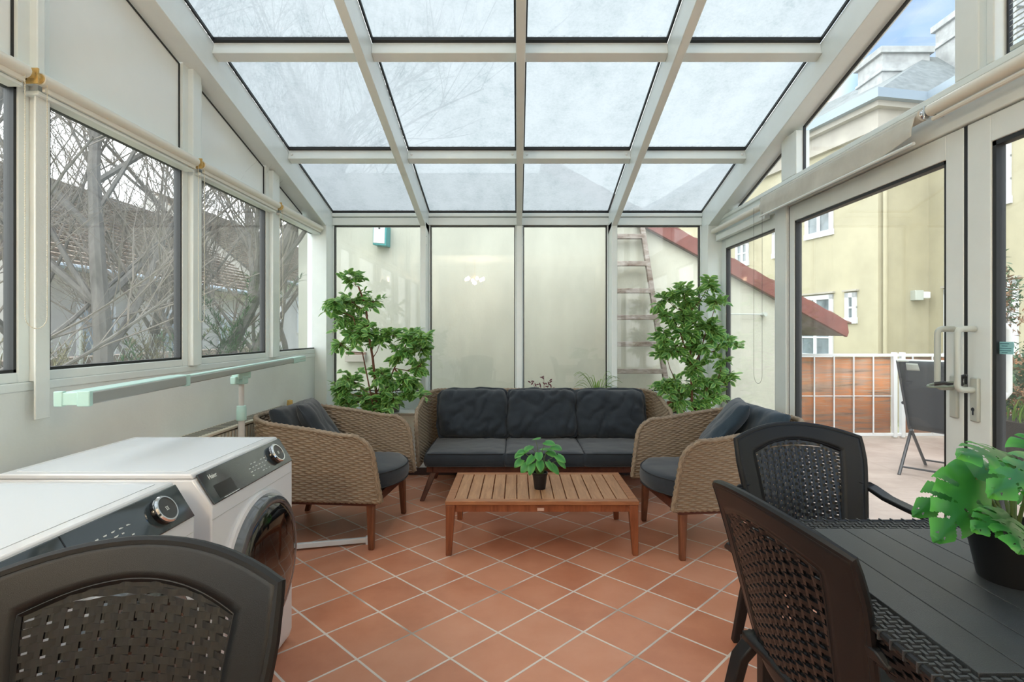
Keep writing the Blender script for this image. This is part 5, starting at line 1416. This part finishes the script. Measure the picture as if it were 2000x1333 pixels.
shrub('conifer', 5.18, 5.85, -.01, 2.05, .52, 'conifer with rust tinted tips outside the nearest glass door', [EVG, AUT, EVG], 3400, 4, .075, .02, 'conifer', True)
shrub('shrub', 4.95, 5.05, .5, .75, .38, 'low green and brown shrub growing from the wooden planter', [EVG, AUT], 1500, 9, .07, .03)

# ---- bare trees and neighbours on the left
def tree(name, x, y, z0, h, lean, label, seed, r0=.09, group='bare trees outside the left windows', up=.9, levels=4, spread=.55):
    rnd = random.Random(seed); e = empty(name, (x, y, z0), 0, label, 'tree', group); br = MB(); tw = MB()
    def grow(p, d, L, r, lv, mb):
        n = 5; pts = [p]; rs = [r]; q = p.copy(); dd = d.copy()
        for i in range(n):
            dd = (dd + Vector((rnd.uniform(-1, 1), rnd.uniform(-1, 1), rnd.uniform(-.4, .9) * up)) * .13).normalized(); q = q + dd * (L / n); pts.append(q.copy()); rs.append(r * (1 - .55 * (i + 1) / n))
        (br if lv <= 1 else tw).tube(pts, rs, n=9 if lv == 0 else 6 if lv == 1 else 4, cap=False)
        if lv >= levels: return
        k = (12, 9, 7, 4)[min(lv, 3)]
        for j in range(k):
            t = rnd.uniform(.25, 1.0); i = min(n - 1, int(t * n)); b = pts[i].lerp(pts[i + 1], t * n - i)
            sd = Vector((rnd.uniform(-1, 1), rnd.uniform(-1, 1), rnd.uniform(-.1, .8))).normalized(); nd_ = (dd * (1 - spread) + sd * spread).normalized()
            grow(b, nd_, L * rnd.uniform(.42, .68), rs[i] * rnd.uniform(.35, .55), lv + 1, mb)
    grow(Vector((0, 0, 0)), Vector(lean).normalized(), h, r0, 0, br)
    br.build('trunk', BARKG, e); tw.build('branches', BARKT, e); return e
BARKT = pm('pale_twigs', (.20, .175, .15), .9, var=.2, vscale=6)
tr_ = [(-3.86, 5.20, (0.0, 0, 1), 4.6, .10, 'upright bare tree with thick grey trunk outside the large left window', 3),
       (-3.95, 6.3, (.38, .1, 1), 4.6, .10, 'bare tree leaning right outside the large left window', 14),
       (-5.2, 6.4, (-.22, 0, 1), 4.2, .07, 'bare tree leaning left behind the upright one', 21),
       (-4.6, 8.6, (.35, 0, 1), 4.6, .08, 'bare tree with slanting stems outside the third left window', 33),
       (-4.5, 4.3, (.05, .05, 1), 4.2, .06, 'bare multi branched tree close to the nearest left window', 41),
       (-6.4, 9.2, (.1, 0, 1), 5.0, .09, 'distant bare tree against the neighbouring roof', 52),
       (-3.9, 9.8, (-.1, 0, 1), 4.4, .06, 'slender bare tree outside the farthest left window', 63)]
for (x, y, ln, h, r0, lab, sd) in tr_: tree('bare_tree', x, y, -.6, h, ln, lab, sd, r0)
OLV = leafmat('olive_leaf', (.16, .13, .08), (.30, .30, .14), .7, .2)
def conif(name, x, y, z0, h, label, seed, mat=None):
    rnd = random.Random(seed); e = empty(name, (x, y, z0), 0, label, 'shrub', 'evergreen shrubs outside the left windows'); st = MB(); nl = MB()
    for k in range(26):
        a = rnd.uniform(0, 2 * PI); d = Vector((math.cos(a) * .7, math.sin(a) * .7, rnd.uniform(.5, 1.4))).normalized(); p = Vector((rnd.uniform(-.2, .2), rnd.uniform(-.2, .2), rnd.uniform(.1, h * .45))); L = rnd.uniform(.4, .8) * h * .6
        end = p + d * L; st.tube([p * .3, p, end], [.012, .008, .003], n=5, cap=False)
        for j in range(70):
            t = rnd.uniform(.25, 1); q = p.lerp(end, t); leaf(nl, q, (d * .6 + Vector((rnd.uniform(-1, 1), rnd.uniform(-1, 1), rnd.uniform(-.4, .8)))).normalized(), Vector((0, 0, 1)), rnd.uniform(.07, .13), .013)
    st.build('stems', BARKG, e); nl.build('foliage', mat or EVG, e, angle=180)
conif('evergreen_shrub', -3.15, 6.1, .15, 2.3, 'dark green needle shrub outside the third left window', 3)
conif('evergreen_shrub', -3.45, 5.3, -.1, 1.9, 'low green shrub at the lower right of the large left window', 6)
conif('evergreen_shrub', -3.0, 7.0, -.4, 1.7, 'low evergreen shrub behind the needle shrub', 8)
conif('evergreen_shrub', -4.6, 5.0, -.5, 1.6, 'low green shrub at the foot of the upright bare tree', 18)
for (x, y, h_, lab, sd) in ((-5.2, 5.6, 1.9, 'olive shrub beside the wire fence, left part of the large window', 31), (-5.4, 7.0, 1.8, 'olive shrub behind the leaning bare tree', 32), (-5.6, 8.6, 2.0, 'olive shrub far behind the third left window', 33), (-5.0, 4.4, 1.7, 'olive shrub outside the nearest left window', 34), (-4.4, 9.2, 2.0, 'olive shrub outside the farthest left window', 35)):
    conif('olive_shrub', x, y, -.2, h_ + .3, lab, sd, OLV)
# neighbouring house with tiled roof on the left
TILER = None
def tilemat():
    m, nt, b = newmat('grey_brown_roof_tiles'); tc = nd(nt, 'ShaderNodeTexCoord'); s3 = nd(nt, 'ShaderNodeSeparateXYZ'); nt.links.new(tc.outputs['Object'], s3.inputs[0])
    f = math_(nt, 'FRACT', math_(nt, 'MULTIPLY', s3.outputs[2], 9.0)); n = nd(nt, 'ShaderNodeTexNoise', Scale=5.0, Detail=5.0); nt.links.new(tc.outputs['Object'], n.inputs['Vector'])
    c = ramp(nt, n.outputs['Fac'], [(.3, (.17, .12, .09)), (.7, (.34, .27, .21))]); nt.links.new(c, b.inputs['Base Color']); b.inputs['Roughness'].default_value = .85
    bp = nd(nt, 'ShaderNodeBump', Strength=1.0, Distance=.08); nt.links.new(f, bp.inputs['Height']); nt.links.new(bp.outputs[0], b.inputs['Normal']); return m
TILER = tilemat(); GW = pm('grey_white_render', (.52, .50, .47), .9, var=.12, vscale=1.2)
def left_house(name, x1, y0, y1, eave, depth, rise, label, mat=GW):
    e = empty(name, (x1, y0, -.6), 0, label, 'building', 'neighbouring houses behind the bare trees'); W2 = y1 - y0; E_ = eave + .6
    box(-depth, 0, 0, W2, 0, E_).build('wall', mat, e, smooth=False)
    m = MB(); rows = int(rise / .11)
    for k in range(rows):   # overlapping tile courses, stepped
        za, zb2 = E_ + rise * k / rows, E_ + rise * (k + 1) / rows; xa_, xb_ = .35 - (depth / 2 + .35) * k / rows, .35 - (depth / 2 + .35) * (k + 1) / rows
        m.hexa([(xb_ - .02, -.3, zb2 - .06), (xa_, -.3, za), (xa_, W2 + .3, za), (xb_ - .02, W2 + .3, zb2 - .06), (xb_, -.3, zb2 - .02), (xa_, -.3, za + .05), (xa_, W2 + .3, za + .05), (xb_, W2 + .3, zb2 - .02)])
    m.build('roof', TILER, e, smooth=False)
    m = MB(); m.prism([(-depth, E_), (0, E_), (-depth / 2, E_ + rise)], 1, 0, W2); m.build('gable', mat, e, smooth=False)
    MB().tube([(.40, -.3, E_ + .02), (.40, W2 + .3, E_ + .02)], .06, n=8).build('gutter', ZINC, e)
    for k in range(int(W2 / 2.4)):
        y = 1.0 + k * 2.4; f = box(.0, .05, y, y + .95, E_ - 1.9, E_ - .6).build('window', WFR, e, smooth=False); box(.045, .06, y + .08, y + .44, E_ - 1.82, E_ - .68).build('pane', WGL, f, smooth=False); box(.045, .06, y + .51, y + .87, E_ - 1.82, E_ - .68).build('pane', WGL, f, smooth=False)
left_house('tiled_house', -8.2, 9.2, 17.5, 2.45, 6.0, 2.6, 'pale house with grey-brown tiled roof behind the bare trees, left windows')
left_house('tiled_house', -9.8, 0.5, 8.6, 3.3, 7.0, 2.6, 'pale house with tiled roof behind the nearest left window')
left_house('tiled_house', -9.0, 19.0, 34.0, 3.2, 7.0, 3.0, 'farther pale house behind the trees, seen through the third left window')
# low garden wall / stone bank and wire fence
tag(box(-6.9, -6.6, 1.5, 14, -.6, .95).build('garden_wall', pm('stone_bank', (.30, .24, .20), .95, var=.45, vscale=3.5, bump=.8, bscale=9), smooth=False), 'dark mottled stone garden wall behind the bare trees', 'garden wall')
FN = empty('wire_fence', (-5.9, 5, -.6), 0, 'diamond mesh wire fence outside the left windows', 'fence')
m = MB()
for k in range(-8, 60):
    for s in (-1, 1):
        y0, y1 = k * .12, k * .12 + 1.3 * .8; 
        m.tube([(0, y0 - 3 if s > 0 else y1 - 3, 0), (0, y1 - 3 if s > 0 else y0 - 3, 1.9)], .004, n=3, cap=False)
m.build('mesh', HANDLE, FN, smooth=False)
for k in range(5): MB().tube([(0.02, -3.3 + k * 1.9, 0), (.02, -3.3 + k * 1.9, 2.0)], .022, n=8).build('post', HANDLE, FN)
